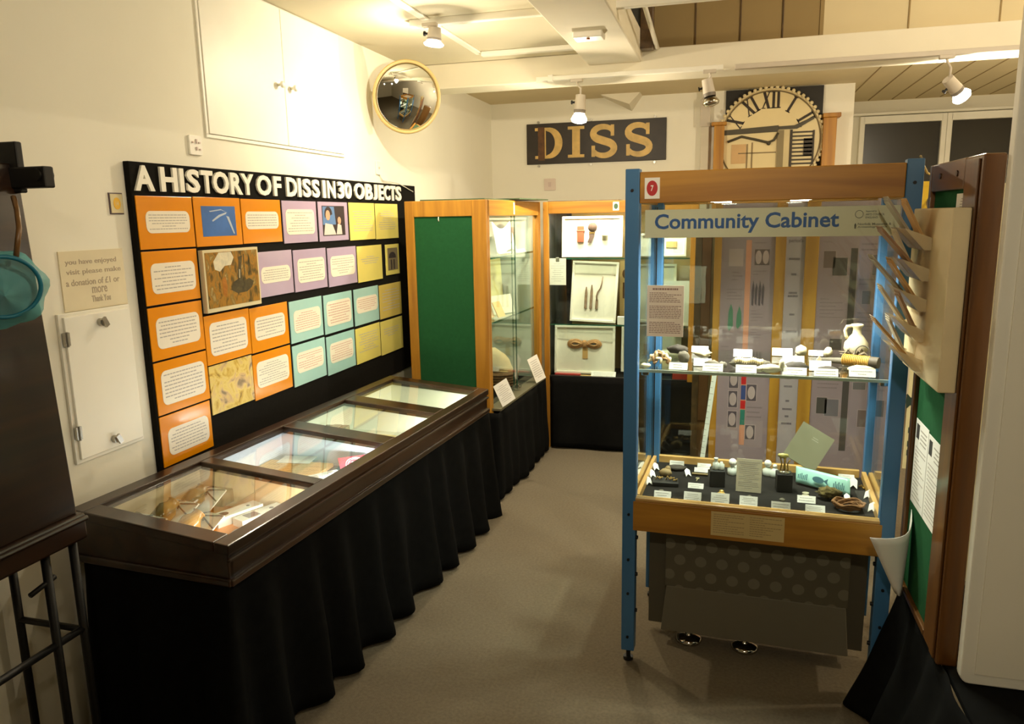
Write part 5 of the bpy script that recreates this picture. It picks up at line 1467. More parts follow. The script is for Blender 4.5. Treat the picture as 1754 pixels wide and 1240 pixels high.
for (x, y, w, h, lb) in (
        (0.093, 0.080, 0.060, 0.024, 'in front of the brass fittings on the display floor'),
        (0.199, 0.064, 0.060, 0.036, 'second from the left in the front row of the display floor'),
        (0.293, 0.066, 0.062, 0.040, 'with a plain blank face in front of the gold watch'),
        (0.388, 0.078, 0.060, 0.034, 'just in front of the standing printed sheet'),
        (0.494, 0.074, 0.062, 0.026, 'directly in front of the black block holding the glass trophy'),
        (0.603, 0.062, 0.062, 0.030, 'farthest right in the front row of the display floor'),
        (0.199, 0.205, 0.056, 0.020, 'in the middle row, left of the black block with bottles'),
        (0.212, 0.440, 0.052, 0.022, 'at the back, touching the left black block'),
        (0.204, 0.395, 0.052, 0.018, 'low one below another at the back left, by the rod'),
        (0.105, 0.440, 0.056, 0.024, 'behind the dark slate in the back left corner'),
        (0.580, 0.158, 0.060, 0.026, 'under the pair of coins on the display floor'),
        (0.735, 0.450, 0.056, 0.020, 'in the back right corner of the display floor'),
        (0.618, 0.452, 0.030, 0.018, 'tiny one behind the curved teal tile')):
    caption(x, y, ZD, w, h, 'small white caption card ' + lb, n=2 if h < 0.03 else 4)
def arrow(x, y, rz, label, s=1.0):
    mb = MB()
    F_ = (Vector((0, 0, 0.002)), X.copy(), Vector((0, 0.72, 0.69)), Vector((0, -0.69, 0.72)))
    mb.prism([(-0.013 * s, 0), (0, 0.014 * s), (0.013 * s, 0), (0.013 * s, 0.034 * s), (0, 0.046 * s), (-0.013 * s, 0.034 * s)], F_, 0, 0.0012)
    return cput(mb, 'arrow_marker', M_white, x, y, ZD, rz, label, 'marker')
for (x, y, rz, s, lb) in ((0.036, 0.365, 0.5, 0.8, 'rearmost of three along the left sill'), (0.034, 0.278, 0.5, 0.8, 'middle of three along the left sill'), (0.032, 0.193, 0.5, 0.8, 'front one of three along the left sill'),
                          (0.163, 0.325, 0.45, 0.8, 'by itself left of the small key'), (0.748, 0.345, -0.1, 1.05, 'largest one near the little brass crucifix'), (0.783, 0.245, -0.35, 0.85, 'middle one along the right sill'),
                          (0.782, 0.118, -0.3, 0.9, 'front one along the right sill, beside the wreath'), (0.716, 0.20, 0.1, 0.75, 'standing between the moss and the wreath')):
    arrow(x, y, rz, 'white paper arrow marker ' + lb, s)
ps_ = MB().box(-0.044, 0.044, -0.001, 0.001, 0, 0.122)
lines(ps_, F_FRONT((0, -0.001, 0)), -0.036, 0.036, 0.012, 0.114, 15, 0, 1, h=0.3)
cput(ps_, 'printed_sheet', [mat('sheet_ivory', (216, 206, 180), rough=0.6), M_ink], 0.385, 0.215, ZD + 0.0008, 0, 'ivory printed sheet standing upright in the middle of the display floor', 'sheet', rot=(-0.10, 0, CYAW - 0.02))
M_blk = mat('black_block', (20, 19, 17), rough=0.6)
cput(MB().box(-0.027, 0.027, -0.027, 0.027, 0, 0.062), 'display_block', M_blk, 0.272, 0.265, ZD, 0.1, 'black cube block carrying little glass bottles', 'block', bevel=0.002)
cput(MB().box(-0.027, 0.027, -0.027, 0.027, 0, 0.066), 'display_block', M_blk, 0.507, 0.275, ZD, 0.1, 'black cube block carrying the small glass trophy', 'block', bevel=0.002)
M_clear = mat('cloudy_glass', (214, 220, 212), rough=0.1, coat=0.6)
bt = MB().lathe([(0.011, 0), (0.012, 0.003), (0.012, 0.024), (0.006, 0.030), (0.006, 0.038), (0.008, 0.040), (0.008, 0.044), (0, 0.044)], (0, 0, 0), 18)
cput(bt, 'glass_bottle', M_clear, 0.266, 0.262, ZD + 0.0622, 0, 'small clear glass bottle standing on the left black block', 'bottle')
bt = MB().lathe([(0.010, 0), (0.011, 0.003), (0.011, 0.02), (0.005, 0.026), (0.005, 0.03), (0, 0.03)], (0, 0, 0), 18)
cput(bt, 'glass_bottle', M_clear, 0.286, 0.262, ZD + 0.0622, 0, 'shorter clear glass phial on the right of the left black block', 'bottle')
def stopper(x, y, label, k):
    t = thing('stoppered_bottle', label, 'bottle', CW(x, y, ZD), CYAW)
    MB().lathe([(0.017, 0), (0.019, 0.004), (0.019, 0.024), (0.010, 0.030), (0.008, 0.034), (0, 0.034)], (0, 0, 0), 20).build('bottle_body', M_clear, t)
    MB().ball((0, 0, 0.034 + 0.014 * k), 0.014 * k, 14).build('stopper', M_white, t)
stopper(0.322, 0.400, 'glass bottle with a round white stopper, left of the standing sheet', 1.1)
stopper(0.345, 0.430, 'low glass bottle half hidden behind the standing sheet', 0.7)
stopper(0.452, 0.425, 'glass bottle with a round white stopper, right of the standing sheet', 1.0)
stopper(0.478, 0.415, 'small clear bottle just left of the block with the trophy', 0.6)
gt = thing('glass_trophy', 'small clear and brass trophy on the right black block', 'trophy', CW(0.507, 0.272, ZD + 0.0662), CYAW)
MB().lathe([(0.020, 0), (0.020, 0.006), (0.012, 0.010), (0.006, 0.014), (0, 0.014)], (0, 0, 0), 18).build('foot', M_chrome, gt)
MB().tube([(-0.014, 0, 0.008), (-0.010, 0, 0.035), (-0.016, 0, 0.055)], 0.0025, 8).tube([(0.012, 0, 0.008), (0.010, 0, 0.035), (0.018, 0, 0.05)], 0.0025, 8).tube([(0, 0, 0.01), (0, 0, 0.06)], 0.004, 8).build('rods', M_brass, gt)
MB().ball((-0.006, 0, 0.064), (0.020, 0.008, 0.009), 14, 0, 0.3, 2).build('figure', mat('pale_brass', (206, 196, 120), rough=0.3, metal=0.5), gt)
ap_ = MB()
Fa = (Vector((0, 0, 0)), Vector((0.83, 0.1, 0.54)).normalized(), Vector((-0.50, 0.28, 0.80)).normalized(), Vector((0, 0, 1)))
Fa = (Fa[0], Fa[1], (Fa[2] - Fa[1] * Fa[2].dot(Fa[1])).normalized(), Fa[1].cross((Fa[2] - Fa[1] * Fa[2].dot(Fa[1])).normalized()))
Fa = (Vector((-0.02, 0, 0.052)), Vector((0.86, 0, -0.5)), Vector((0.48, 0.26, 0.84)).normalized(), Vector((0.43, -0.9, 0.74)).normalized())
ap_.fbox(Fa, -0.065, 0.065, 0, 0.145, 0, 0.003, 0)
lines(ap_, Fa, -0.02, 0.035, 0.10, 0.116, 2, 0.003, 1, h=0.4)
tag(cput(ap_, 'acrylic_plate', [mat('grey_acrylic', (150, 148, 122), rough=0.2, coat=0.5), mat('acrylic_print', (172, 170, 150))], 0.578, 0.395, ZD + 0.0145, 0, 'tilted square grey acrylic plate leaning at the back of the display floor', 'plate'))
ct = []
for i in range(15):
    u = i / 14
    row = []
    for j in range(6):
        v = j / 5
        row.append((-0.088 + 0.176 * u, 0.050 - 0.105 * u + 0.035 * v, 0.030 * math.cos((v - 0.5) * 2.2) * 0.4 + 0.002 + v * 0.052))
    ct.append(row)
tt = thing('curved_tile', 'long curved teal tile with dark lettering and a fish-like shape', 'tile', CW(0.640, 0.300, ZD), CYAW)
MB().grid(ct).build('tile', mat('teal_tile', (156, 206, 194), rough=0.3, coat=0.4), tt, solid=0.003)
l = MB()
dirx = Vector((0.176, -0.105, 0)).normalized()
Ft = (Vector((-0.088, 0.050, 0.006)), dirx, Vector((0.06, 0.30, 0.75)).normalized(), Vector((-0.35, -0.80, 0.35)).normalized())
for (u0, u1, v0, v1) in [(0.010 + 0.0065 * k, 0.0135 + 0.0065 * k, 0.018, 0.018 + 0.022 * (0.7 + 0.3 * (k % 3) / 2)) for k in range(6)] + [(0.145 + 0.0062 * k, 0.148 + 0.0062 * k, 0.016, 0.016 + 0.024 * (0.7 + 0.3 * (k % 2))) for k in range(7)]:
    l.fbox(Ft, u0, u1, v0, v1, 0.012, 0.013)
l.prism(disc(0.088, 0.030, 0.022, 0.011), Ft, 0.012, 0.013).prism([(0.108, 0.03), (0.125, 0.042), (0.122, 0.03), (0.125, 0.018)], Ft, 0.012, 0.013)
l.build('tile_print', mat('tile_ink', (60, 100, 110)), tt)
gw = MB().cyl((0, 0, 0), (0, 0, 0.006), 0.013, n=24).ball((0, 0.018, 0.006), (0.009, 0.007, 0.006), 12)
cput(gw, 'gold_watch', mat('watch_gold', (226, 190, 104), rough=0.3, metal=0.6), 0.293, 0.165, ZD, 0, 'little gold watch on the display floor between the caption cards', 'watch')
cput(MB().cyl((0, 0, 0), (0, 0, 0.004), 0.012, n=24).cyl((0.002, 0.028, 0), (0.002, 0.028, 0.004), 0.012, n=24), 'coin_pair', mat('coin_silver', (206, 192, 164), rough=0.35, metal=0.5), 0.580, 0.225, ZD, 0, 'pair of round pale coins on the display floor', 'coins')
wr = MB()
for k in range(10):
    rr_ = 0.030 + 0.0012 * k
    wr.tube([(rr_ * 1.25 * math.cos(a) + RND.uniform(-0.002, 0.002), rr_ * 0.95 * math.sin(a) + RND.uniform(-0.002, 0.002), 0.005 + 0.0018 * k + 0.004 * math.sin(a * 5 + k)) for a in [2 * math.pi * i / 30 for i in range(30)]], 0.0032, 6, closed=True)
cput(wr, 'twig_wreath', M_wick, 0.712, 0.135, ZD + 0.004, 0, 'brown oval twig wreath at the front right of the display floor', 'wreath')
cput(MB().ball((0, 0, 0.014), (0.036, 0.026, 0.018), 22, 0, 0.6, 5, k=4), 'moss_clump', M_moss, 0.655, 0.218, ZD + 0.011, 0, 'brown mossy clump left of the twig wreath', 'moss')
tr_ = thing('brass_fittings', 'black tray of worn brass fittings at the left of the display floor', 'fittings', CW(0.087, 0.225, ZD), CYAW + 0.1)
box('tray', M_blk, -0.048, 0.048, -0.032, 0.032, 0, 0.016, tr_, bevel=0.003)
f_ = MB()
for (x, y, s) in ((-0.028, -0.004, 1), (-0.020, 0.008, 0.8), (0.010, -0.006, 1.1), (0.022, 0.004, 0.9), (0.034, -0.010, 0.7)):
    f_.tube([(x - 0.008 * s, y, 0.018), (x - 0.003, y + 0.006, 0.028 * s), (x + 0.006, y + 0.003, 0.020), (x + 0.010 * s, y - 0.004, 0.026)], 0.0028, 7)
f_.build('fittings', mat('old_brass', (166, 136, 80), rough=0.45, metal=0.6), tr_)
cput(MB().ball((0, 0, 0.016), (0.024, 0.018, 0.016), 16, 0, 0.35, 9).ball((0.006, 0.014, 0.026), (0.012, 0.01, 0.014), 12, 0, 0.3, 4), 'flint_nodule', mat('flint_tan', (146, 124, 84), rough=0.7, var=0.3, scale=30), 0.078, 0.305, ZD + 0.001, 0, 'tan flint nodule behind the tray of brass fittings', 'stone')
cput(MB().ball((0, 0, 0.008), (0.040, 0.022, 0.009), 16, 0, 0.3, 12), 'dark_slate', M_dstone, 0.107, 0.400, ZD + 0.001, 0, 'flat dark slate near the back left of the display floor', 'stone')
cput(MB().cyl((-0.03, 0, 0.005), (0.03, 0, 0.005), 0.005), 'bronze_rod', mat('bronze', (112, 96, 62), rough=0.5, metal=0.5), 0.203, 0.355, ZD, 0, 'short bronze rod left of the bottle block', 'rod')
cput(MB().tube([(0.006 * math.cos(a), 0.012 + 0.006 * math.sin(a), 0.003) for a in [2 * math.pi * i / 14 for i in range(14)]], 0.0022, 6, closed=True).tube([(0, 0.006, 0.003), (-0.002, -0.02, 0.003)], 0.0022, 6), 'small_key', mat('key_grey', (176, 166, 130), rough=0.4, metal=0.6), 0.198, 0.300, ZD, 0, 'small pale key in front of the bronze rod', 'key')
cx_ = MB().box(-0.003, 0.003, -0.02, 0.02, 0, 0.004).box(-0.012, 0.012, 0.002, 0.008, 0, 0.004).ball((0, -0.02, 0.004), 0.005, 10)
cput(cx_, 'brass_crucifix', M_brass, 0.783, 0.375, ZD, 0.1, 'little brass crucifix near the right sill', 'crucifix')
for (x, y, lb) in ((0.083, 0.128, 'tiny stone behind the caption card nearest the left post'), (0.205, 0.135, 'tiny pale stone behind the second caption card'), (0.392, 0.150, 'tiny dark stone before the standing sheet'), (0.500, 0.150, 'tiny glass bead in front of the trophy block')):
    cput(MB().ball((0, 0, 0.006), (0.010, 0.008, 0.006), 10, 0, 0.3, int(x * 99)), 'small_find', M_stone, x, y, ZD + 0.0005, 0, lb, 'find')
for k, dx in enumerate((-0.016, 0.0, 0.016)):
    cput(MB().ball((0, 0, 0.005), (0.006, 0.006, 0.005), 10, 0, 0.15, k), 'clay_bead', mat('bead_tan', (182, 150, 112), rough=0.6), 0.607 + dx, 0.118, ZD + 0.0004, 0, 'tiny tan bead in the row of three behind the rightmost front caption card', 'bead', 'three tan beads')
cput(MB().ball((0, 0, 0.014), 0.014, 14, 0, 0.1, 3).box(-0.05, 0.05, -0.012, 0.012, 0, 0.004), 'dark_mount', M_dstone, 0.648, 0.425, ZD, 0, 'dark mount with a round knob behind the teal tile', 'mount')

ZS = SHZ + 0.0022
for (x, y, w, h, lb) in (
        (0.142, 0.040, 0.062, 0.026, 'nearest the shell cluster on the glass shelf'),
        (0.256, 0.038, 0.066, 0.028, 'in front of the pale grey fossil pair on the glass shelf'),
        (0.216, 0.125, 0.060, 0.028, 'behind and left of the fossil pair on the glass shelf'),
        (0.186, 0.395, 0.062, 0.026, 'at the back left of the glass shelf'),
        (0.363, 0.036, 0.066, 0.028, 'in front of the long fossil slab on the glass shelf'),
        (0.345, 0.330, 0.066, 0.030, 'behind the long fossil slab on the glass shelf'),
        (0.515, 0.036, 0.072, 0.026, 'in front of the dark grey stone on the glass shelf'),
        (0.609, 0.036, 0.072, 0.026, 'in front of the low grey pebble on the glass shelf'),
        (0.717, 0.050, 0.078, 0.028, 'in front of the pale carved stone on the glass shelf'),
        (0.515, 0.190, 0.070, 0.038, 'in the middle row behind the dark grey stone'),
        (0.597, 0.125, 0.068, 0.036, 'in the middle row behind the low grey pebble'),
        (0.483, 0.385, 0.070, 0.030, 'at the back of the shelf, left of the two pale stones'),
        (0.600, 0.410, 0.050, 0.022, 'at the back of the shelf between the two pale stones')):
    caption(x, y, ZS, w, h, 'small white caption card ' + lb)
def blob(x, y, z, r, m, name, label, cat='stone', rough=0.3, seed=0, rz=0.0, k=2.2, n=18):
    return cput(MB().ball((0, 0, r[2] * 0.95), r, n, 0, rough, seed, k=k), name, m, x, y, z, rz, label, cat)
sc = MB()
for i in range(30):
    a = 2.4 * i
    rr_ = 0.0065 * math.sqrt(i)
    sc.ball((rr_ * math.cos(a), rr_ * 0.85 * math.sin(a), 0.010 + 0.030 * (1 - i / 30)), (0.0125, 0.0045, 0.0085), 10, i % 2, 0.3, i, R=Euler((a * 1.7, 0.8 + i, a)).to_matrix())
cput(sc, 'shell_cluster', [M_shell, M_bone], 0.070, 0.12, ZS + 0.002, 0, 'cluster of brown shells at the left end of the glass shelf', 'shells')
blob(0.030, 0.055, ZS, (0.018, 0.014, 0.008), M_bone, 'white_shell', 'flat whitish shell by the left blue post on the glass shelf', 'shell', seed=3)
blob(0.105, 0.36, ZS, (0.040, 0.020, 0.016), M_dstone, 'fossil_fragment', 'long dark fossil fragment at the back left of the glass shelf', seed=5, rough=0.4)
blob(0.148, 0.17, ZS, (0.020, 0.016, 0.022), M_stone, 'grey_pebble', 'upright grey pebble right of the shell cluster', seed=6)
blob(0.205, 0.30, ZS, (0.030, 0.018, 0.014), M_bone, 'bone_fragment', 'pale bone fragment in front of the back left caption card', 'bone', seed=7, rough=0.45)
fo = MB().ball((-0.012, 0, 0.014), (0.024, 0.014, 0.014), 14, 0, 0.4, 8).ball((0.022, 0.002, 0.011), (0.016, 0.012, 0.012), 12, 0, 0.5, 9)
cput(fo, 'fossil_pair', M_stone, 0.262, 0.095, ZS + 0.001, 0, 'two pale grey fossils touching, left of the long fossil slab', 'fossils')
fs_ = MB().ball((0, 0, 0.016), (0.068, 0.022, 0.017), 24, 0, 0.25, 10)
for i in range(13):
    fs_.ball((-0.045 + 0.0072 * i, -0.012, 0.026 + 0.003 * math.sin(i)), (0.0045, 0.014, 0.010), 8, 1)
cput(fs_, 'fossil_slab', [M_stone, M_bone], 0.372, 0.125, ZS + 0.001, 0, 'long fossil slab with a pale ribbed top in the middle of the glass shelf', 'fossil')
bb = MB().ball((0, 0, 0.0155), (0.036, 0.016, 0.014), 18, 0, 0.25, 2).ball((0.034, 0, 0.028), (0.009, 0.009, 0.020), 12, 0, 0.15, 3).ball((0.040, 0.002, 0.018), (0.012, 0.006, 0.012), 12, 0, 0.2, 4).ball((-0.034, 0, 0.012), (0.014, 0.012, 0.010), 12, 0, 0.2, 5)
cput(bb, 'vertebra_bone', mat('bone_white', (236, 226, 196), rough=0.6), 0.440, 0.052, ZS, 0, 'whitish bird-shaped bone at the front of the glass shelf', 'bone')
blob(0.520, 0.095, ZS, (0.036, 0.018, 0.017), M_dstone, 'worked_flint', 'dark grey worked flint behind a white card on the glass shelf', seed=11)
blob(0.617, 0.098, ZS, (0.030, 0.016, 0.011), M_dstone, 'low_pebble', 'low dark grey pebble right of the worked flint', seed=12)
for (x, y, lb) in ((0.527, 0.30, 'tiny pale arrowhead above the middle row caption card, left one'), (0.603, 0.28, 'tiny pale arrowhead above the middle row caption card, right one')):
    cput(MB().prism([(-0.012, 0), (0.012, 0), (0.008, 0.012), (0, 0.024), (-0.008, 0.012)], F_FRONT((0, 0, 0)), 0, 0.006), 'arrowhead', M_bone, x, y, ZS, 0, lb, 'arrowhead')
blob(0.548, 0.40, ZS, (0.020, 0.016, 0.020), M_clay, 'pale_stone', 'pale cream stone at the back of the shelf, nearer the cabinet middle', seed=14)
blob(0.640, 0.40, ZS, (0.016, 0.014, 0.018), M_clay, 'pale_stone', 'pale cream stone at the back of the shelf, nearer the jug', seed=15)
jg = thing('pottery_jug', 'pale cream pottery jug with a loop handle at the right of the glass shelf', 'jug', CW(0.735, 0.425, ZS), CYAW)
MB().lathe([(0.022, 0), (0.030, 0.004), (0.042, 0.030), (0.040, 0.050), (0.024, 0.074), (0.015, 0.084), (0.0135, 0.104), (0.020, 0.112), (0.021, 0.118), (0.014, 0.120), (0.010, 0.106), (0, 0.100)], (0, 0, 0), 30).build('jug_body', M_clay, jg)
MB().tube([(-0.018, 0, 0.112), (-0.034, 0, 0.110), (-0.040, 0, 0.096), (-0.036, 0, 0.076), (-0.031, 0, 0.066)], 0.006, 10).build('handle', M_clay, jg)
sp = MB()
for i in range(14):
    a = 2 * math.pi * i / 14
    sp.tube([(0, 0, 0.012), (0.030 * math.cos(a), 0.02 * math.sin(a), 0.018 + 0.012 * (i % 3)), (0.055 * math.cos(a), 0.026 * math.sin(a), 0.002 + 0.010 * (i % 4))], [0.006, 0.004, 0.0018], 6)
sp.ball((0, 0, 0.012), (0.026, 0.018, 0.013), 14, 0, 0.3, 3)
cput(sp, 'spiny_shell', mat('spiny_brown', (112, 98, 76), rough=0.7, var=0.3, scale=40), 0.725, 0.335, ZS, 0, 'dark spiny shell in front of the pottery jug', 'shell')
cput(MB().tube([(0.024 * math.cos(a), 0, 0.032 + 0.030 * math.sin(a)) for a in [2 * math.pi * i / 28 for i in range(28)]], 0.0026, 7, closed=True).box(-0.012, 0.012, -0.004, 0.004, 0, 0.004), 'iron_ring', M_stone, 0.742, 0.295, ZS, 0, 'thin upright iron ring in front of the pottery jug', 'ring')
ck_ = thing('bound_tool', 'old tool with a yellow cord-bound handle lying on the right of the shelf', 'tool', CW(0.725, 0.215, ZS), CYAW - 0.45)
MB().cyl((-0.055, 0, 0.022), (0.035, 0, 0.022), 0.0165, 0.0185, 20).build('cord_binding', M_cork, ck_)
w_ = MB()
for i in range(15):
    w_.tube([(-0.052 + 0.006 * i, 0.0185 * math.cos(a), 0.022 + 0.0185 * math.sin(a)) for a in [2 * math.pi * j / 18 for j in range(18)]], 0.0016, 5, closed=True)
w_.build('cord_turns', mat('cord_gold', (214, 166, 74), rough=0.7), ck_)
MB().cyl((0.035, 0, 0.022), (0.062, 0, 0.022), 0.0195, 0.019, 20).build('iron_collar', mat('collar_iron', (84, 74, 58), rough=0.6), ck_)
MB().cyl((-0.055, 0, 0.016), (-0.125, 0, 0.012), 0.011, 0.008, 14).build('shank', M_stone, ck_)
blob(0.720, 0.118, ZS, (0.042, 0.016, 0.013), M_clay, 'carved_stone', 'pale carved stone under the cord-bound tool', seed=17, rough=0.2)

# ------------------------------------------------------------------ draped plinth, notice board and leaflets on the right
pt_ = thing('plinth_table', 'low table hidden under black cloth at the right', 'table', (0.575, 1.74, 0))
box('table_top', M_cloth, 0, 0.9, 0, 0.76, 0.425, 0.445, pt_, bevel=0.003)
for (x, y) in ((0.03, 0.03), (0.87, 0.03), (0.03, 0.73), (0.87, 0.73)):
    box('leg', M_iron, x - 0.02, x + 0.02, y - 0.02, y + 0.02, 0, 0.425, pt_)
dr = skirt('table_drape', [(0.563, 2.47), (0.563, 1.728), (1.45, 1.728)], 0.4475, 0.008, 0.19, 0.19, 'black cloth draped over the low table at the right, spreading on the carpet', 21, amp=0.02)

NX = 0.55
nb_ = thing('notice_board', 'tall mahogany framed notice board with green felt at the right edge', 'notice board', (NX, 2.0, 0.4465))
HN = 1.725 - 0.4465
MB().box(0, 0.05, 0, 0.14, 0, HN).build('near_stile', M_mahog, nb_, bevel=0.006)
MB().box(-0.006, 0.0, 0.012, 0.05, 0.01, HN - 0.01).build('moulding', M_mahog, nb_, bevel=0.003)
MB().box(0, 0.05, 0.455, 0.485, 0, HN).build('far_stile', M_mahog, nb_, bevel=0.004)
for (a, b) in ((HN - 0.075, HN), (0, 0.02)):
    MB().box(0, 0.05, 0.14, 0.455, a, b).build('rail', M_mahogY, nb_, bevel=0.004)
box('green_felt', M_green, 0.012, 0.03, 0.135, 0.46, 0.015, HN - 0.07, nb_)
for y in (0.20, 0.36):
    MB().cyl((-0.003, y, HN - 0.035), (0.002, y, HN - 0.035), 0.008, n=12).build('plug', M_dark, nb_)
def pinned(y0, y1, z0, z1, label, pic_=True, slope=0.0):
    t = thing('pinned_sheet', label, 'sheet', (NX + 0.0105, y0, z0))
    w, h = y1 - y0, z1 - z0
    Fp_ = (Vector((0, w, 0)), -Y, Z.copy(), -X)
    mb = MB().fbox(Fp_, 0, w, 0, h, 0, 0.001, 0)
    mb.build('paper', M_white, t)
    l_ = MB()
    if pic_:
        l_.fbox(Fp_, w * 0.08, w * 0.30, h * 0.78, h * 0.95, 0.001, 0.0016, 1)
    lines(l_, Fp_, w * 0.1, w * 0.9, h * 0.06, h * 0.7, 14, 0.001, 0, h=0.25, center=False)
    lines(l_, Fp_, w * 0.4, w * 0.9, h * 0.74, h * 0.93, 4, 0.001, 0, h=0.35)
    l_.build('print', [M_ink, M_inkd], t)
pinned(2.292, 2.438, 0.735, 0.992, 'white printed notice with a dark crest, farther one of the pair on the green felt')
pinned(2.142, 2.288, 0.735, 0.985, 'white printed notice with a dark crest, nearer one of the pair on the green felt')
pinned(2.142, 2.225, 1.500, 1.640, 'small white notice partly hidden behind the leaflet holder', False)
cu = []
cA, cB, cT, cE = Vector((NX + 0.008, 2.405, 0.715)), Vector((NX - 0.002, 2.40, 0.452)), Vector((0.432, 2.315, 0.650)), Vector((0.52, 2.36, 0.462))
for i in range(11):
    u = i / 10
    row = []
    for j in range(9):
        v = j / 8
        p = cA.lerp(cT, u).lerp(cB.lerp(cE, u), v)
        p += Vector((0.035 * math.sin(math.pi * u) * (1 - v), -0.03 * math.sin(math.pi * u), -0.02 * math.sin(math.pi * u) * (1 - v)))
        row.append(tuple(p))
    cu.append(row)
tag(MB().grid(cu).build('curling_sheet', M_white, solid=0.001), 'white sheet curling away from the bottom of the green notice board', 'sheet')

lh = thing('leaflet_holder', 'cream board with clear leaflet pockets fixed on the green notice board', 'leaflet holder', (NX - 0.0065, 2.02, 1.14))
MB().box(-0.04, 0, 0, 0.40, 0.02, 0.465).build('backing_board', mat('holder_cream', (224, 206, 164), rough=0.6), lh, bevel=0.004)
slots = []
M_acr = mat('clear_pocket', (222, 206, 168), rough=0.15, coat=0.5)
M_acr.node_tree.nodes['Principled BSDF'].inputs['Alpha'].default_value = 0.45
PWD = 0.042
for r, z in enumerate((0.36, 0.28, 0.20, 0.12, 0.04)):
    for c_i, y in enumerate((0.215, 0.315)):
        mb = MB()
        A, B_, C_ = -0.0405, -0.056, -0.104
        z1 = z + 0.055
        mb.add([(B_, y - PWD, z), (B_, y + PWD, z), (C_, y + PWD, z1), (C_, y - PWD, z1), (B_ - 0.002, y - PWD, z), (B_ - 0.002, y + PWD, z), (C_ - 0.002, y + PWD, z1), (C_ - 0.002, y - PWD, z1)],
               [(0, 1, 2, 3), (7, 6, 5, 4), (0, 4, 5, 1), (1, 5, 6, 2), (2, 6, 7, 3), (3, 7, 4, 0)])
        mb.box(B_, A, y - PWD, y + PWD, z - 0.002, z)
        for q in (y - PWD - 0.001, y + PWD - 0.001):
            mb.add([(A, q, z), (A, q, z + 0.03), (C_, q, z1), (B_, q, z), (A, q + 0.002, z), (A, q + 0.002, z + 0.03), (C_, q + 0.002, z1), (B_, q + 0.002, z)], [(0, 1, 2, 3), (7, 6, 5, 4), (0, 4, 5, 1), (1, 5, 6, 2), (2, 6, 7, 3), (3, 7, 4, 0)])
        mb.build('pocket', M_acr, lh)
        slots.append((y, z))
LEAF = [mat('leaflet_tan', (206, 160, 92), rough=0.4), mat('leaflet_cream', (216, 198, 160), rough=0.4), mat('leaflet_brown', (166, 126, 84), rough=0.4), mat('leaflet_grey', (190, 180, 156), rough=0.4)]
WHERE = ['in the %s pocket, column nearest the %s' % (t_, c_) for t_ in ('top', 'second', 'third', 'fourth', 'lowest') for c_ in ('viewer', 'blue post')]
CN = ['tan', 'cream', 'brown', 'grey']
for i, (y, z) in enumerate(slots):
    for j in range(1):
        m = (i * 3 + j) % 4
        lean = 0.46 + 0.13 * ((i * 7) % 3)
        L_, w_ = 0.14 + 0.02 * (i % 3), 0.072
        mb = MB()
        Fl = (Vector((0, 0, 0)), -Y, Vector((-math.sin(lean), 0, math.cos(lean))), Vector((-math.cos(lean), 0, -math.sin(lean))))
        for q in range(3):
            mb.fbox(Fl, -w_ / 2 + 0.002 * q, w_ / 2 - 0.001 * q, 0.003 * q, L_ - 0.006 * q, 0.0022 * q, 0.0022 * q + 0.0016)
        tag(mb.build('leaflet_stack', LEAF[m], loc=(NX - 0.0065 - 0.043, 2.02 + y, 1.14 + z + 0.006), rz=0.02 * ((i % 3) - 1)), 'fanned %s leaflets %s of the leaflet holder' % (CN[m], WHERE[i]), 'leaflets')

wp_ = thing('room_divider', 'big white room divider standing at the far right edge, nearest the viewer', 'divider', (0.588, 1.93, 0.4475))
MB().prism(rrect(0.0, 0.8, 0.0, 1.6, 0.02, 4), (Vector((0, 0.035, 0)), X.copy(), Z.copy(), -Y), 0, 0.035).build('panel_board', M_gloss, wp_, bevel=0.004)
MB().box(0.03, 0.77, -0.004, 0.0, 0.03, 1.57).build('face_sheet', M_wall, wp_)
tag(MB().tube([(0.53, 2.52, 1.7545), (0.60, 2.8, 1.742), (0.70, 3.2, 1.735), (0.83, 3.49, 1.7185)], 0.004, 6).build('loose_cable', M_tan), 'thin pale cable running from the right blue post to the panel behind', 'cable')

# ------------------------------------------------------------------ dark wooden case and net at the left edge
dc = thing('dark_wood_case', 'dark wooden case with a sloping front on a black iron stand, far left', 'display case', (-1.89, 0.85, 0))
b = MB()
b.add([(0, 0, 0.86), (0.268, 0, 0.86), (0.225, 0, 1.75), (0, 0, 1.75), (0, 0.65, 0.86), (0.268, 0.65, 0.86), (0.225, 0.65, 1.75), (0, 0.65, 1.75)], [(0, 1, 2, 3), (7, 6, 5, 4), (0, 4, 5, 1), (1, 5, 6, 2), (2, 6, 7, 3), (3, 7, 4, 0)])
b.build('case_body', M_dark, dc, bevel=0.004)
MB().box(0, 0.285, -0.01, 0.66, 0.79, 0.86).box(0, 0.292, -0.015, 0.665, 0.838, 0.852).build('ledge', M_dark, dc, bevel=0.006)
st = MB()
for y in (0.04, 0.555, 0.64):
    st.tube([(0.25, y, 0.0), (0.25, y, 0.79)], 0.011, 10)
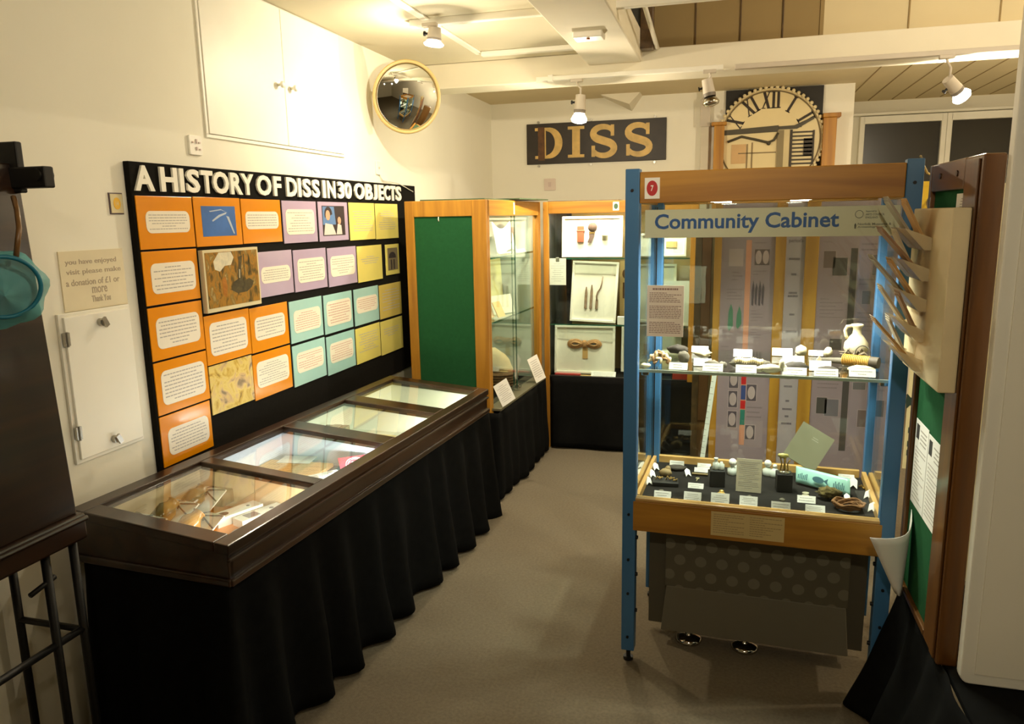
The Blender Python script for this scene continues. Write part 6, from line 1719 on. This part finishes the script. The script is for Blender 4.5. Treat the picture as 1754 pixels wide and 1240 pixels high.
for y in (0.04, 0.64):
    st.tube([(0.03, y, 0.0), (0.03, y, 0.79)], 0.011, 10)
    st.tube([(0.03, y, 0.53), (0.25, y, 0.53)], 0.009, 8)
st.tube([(0.25, 0.04, 0.535), (0.25, 0.64, 0.535)], 0.010, 10)
st.tube([(0.25, 0.50, 0.70), (0.25, 0.575, 0.715)], 0.007, 8)
st.build('iron_stand', M_iron, dc)
MB().box(0.20, 0.33, 0.625, 0.655, 1.69, 1.74).cyl((0.31, 0.62, 1.72), (0.31, 0.66, 1.72), 0.014).box(0.18, 0.25, 0.63, 0.65, 1.68, 1.80).build('bracket', M_iron, dc, bevel=0.004)
nt2 = thing('pond_net', 'turquoise child\'s pond net with a round hoop hanging on the dark case', 'net', (-1.570, 1.335, 1.468), -0.55)
hoop = []
for i in range(40):
    a = 2 * math.pi * i / 40
    hoop.append((0.02 + 0.012 * math.sin(a), 0.072 * math.cos(a), 0.068 * math.sin(a)))
MB().tube(hoop, 0.005, 8, closed=True).build('hoop', mat('hoop_blue', (30, 116, 140), rough=0.4), nt2)
M_net = bpy.data.materials.new('net_mesh')
M_net.use_nodes = True
_t = M_net.node_tree
_b = _t.nodes['Principled BSDF']
_b.inputs['Base Color'].default_value = lin((96, 190, 196))
_b.inputs['Roughness'].default_value = 0.6
_b.inputs['Alpha'].default_value = 0.55
rows = []
for r in range(12):
    t = r / 11
    row = []
    for i in range(40):
        a = 2 * math.pi * i / 40
        q = (1.0 + 0.32 * math.sin(min(1.0, t * 1.6) * math.pi)) * (1.0 if t < 0.6 else 1.0 - (t - 0.6) / 0.4)
        q *= 1.0 + 0.05 * math.sin(a * 7 + t * 3)
        row.append((0.016 - 0.045 * math.sin(t * math.pi) + 0.010 * math.sin(a * 5) * (1 - t), 0.072 * math.cos(a) * q, 0.068 * math.sin(a) * q - 0.02 * t))
    rows.append(row)
MB().grid(rows, close=True).build('net_bag', M_net, nt2)
MB().tube([(0.022, 0.03, 0.062), (0.018, 0.045, 0.13), (-0.035, 0.055, 0.17), (-0.055, 0.055, 0.20)], 0.006, 8).build('handle', M_brownw, nt2)
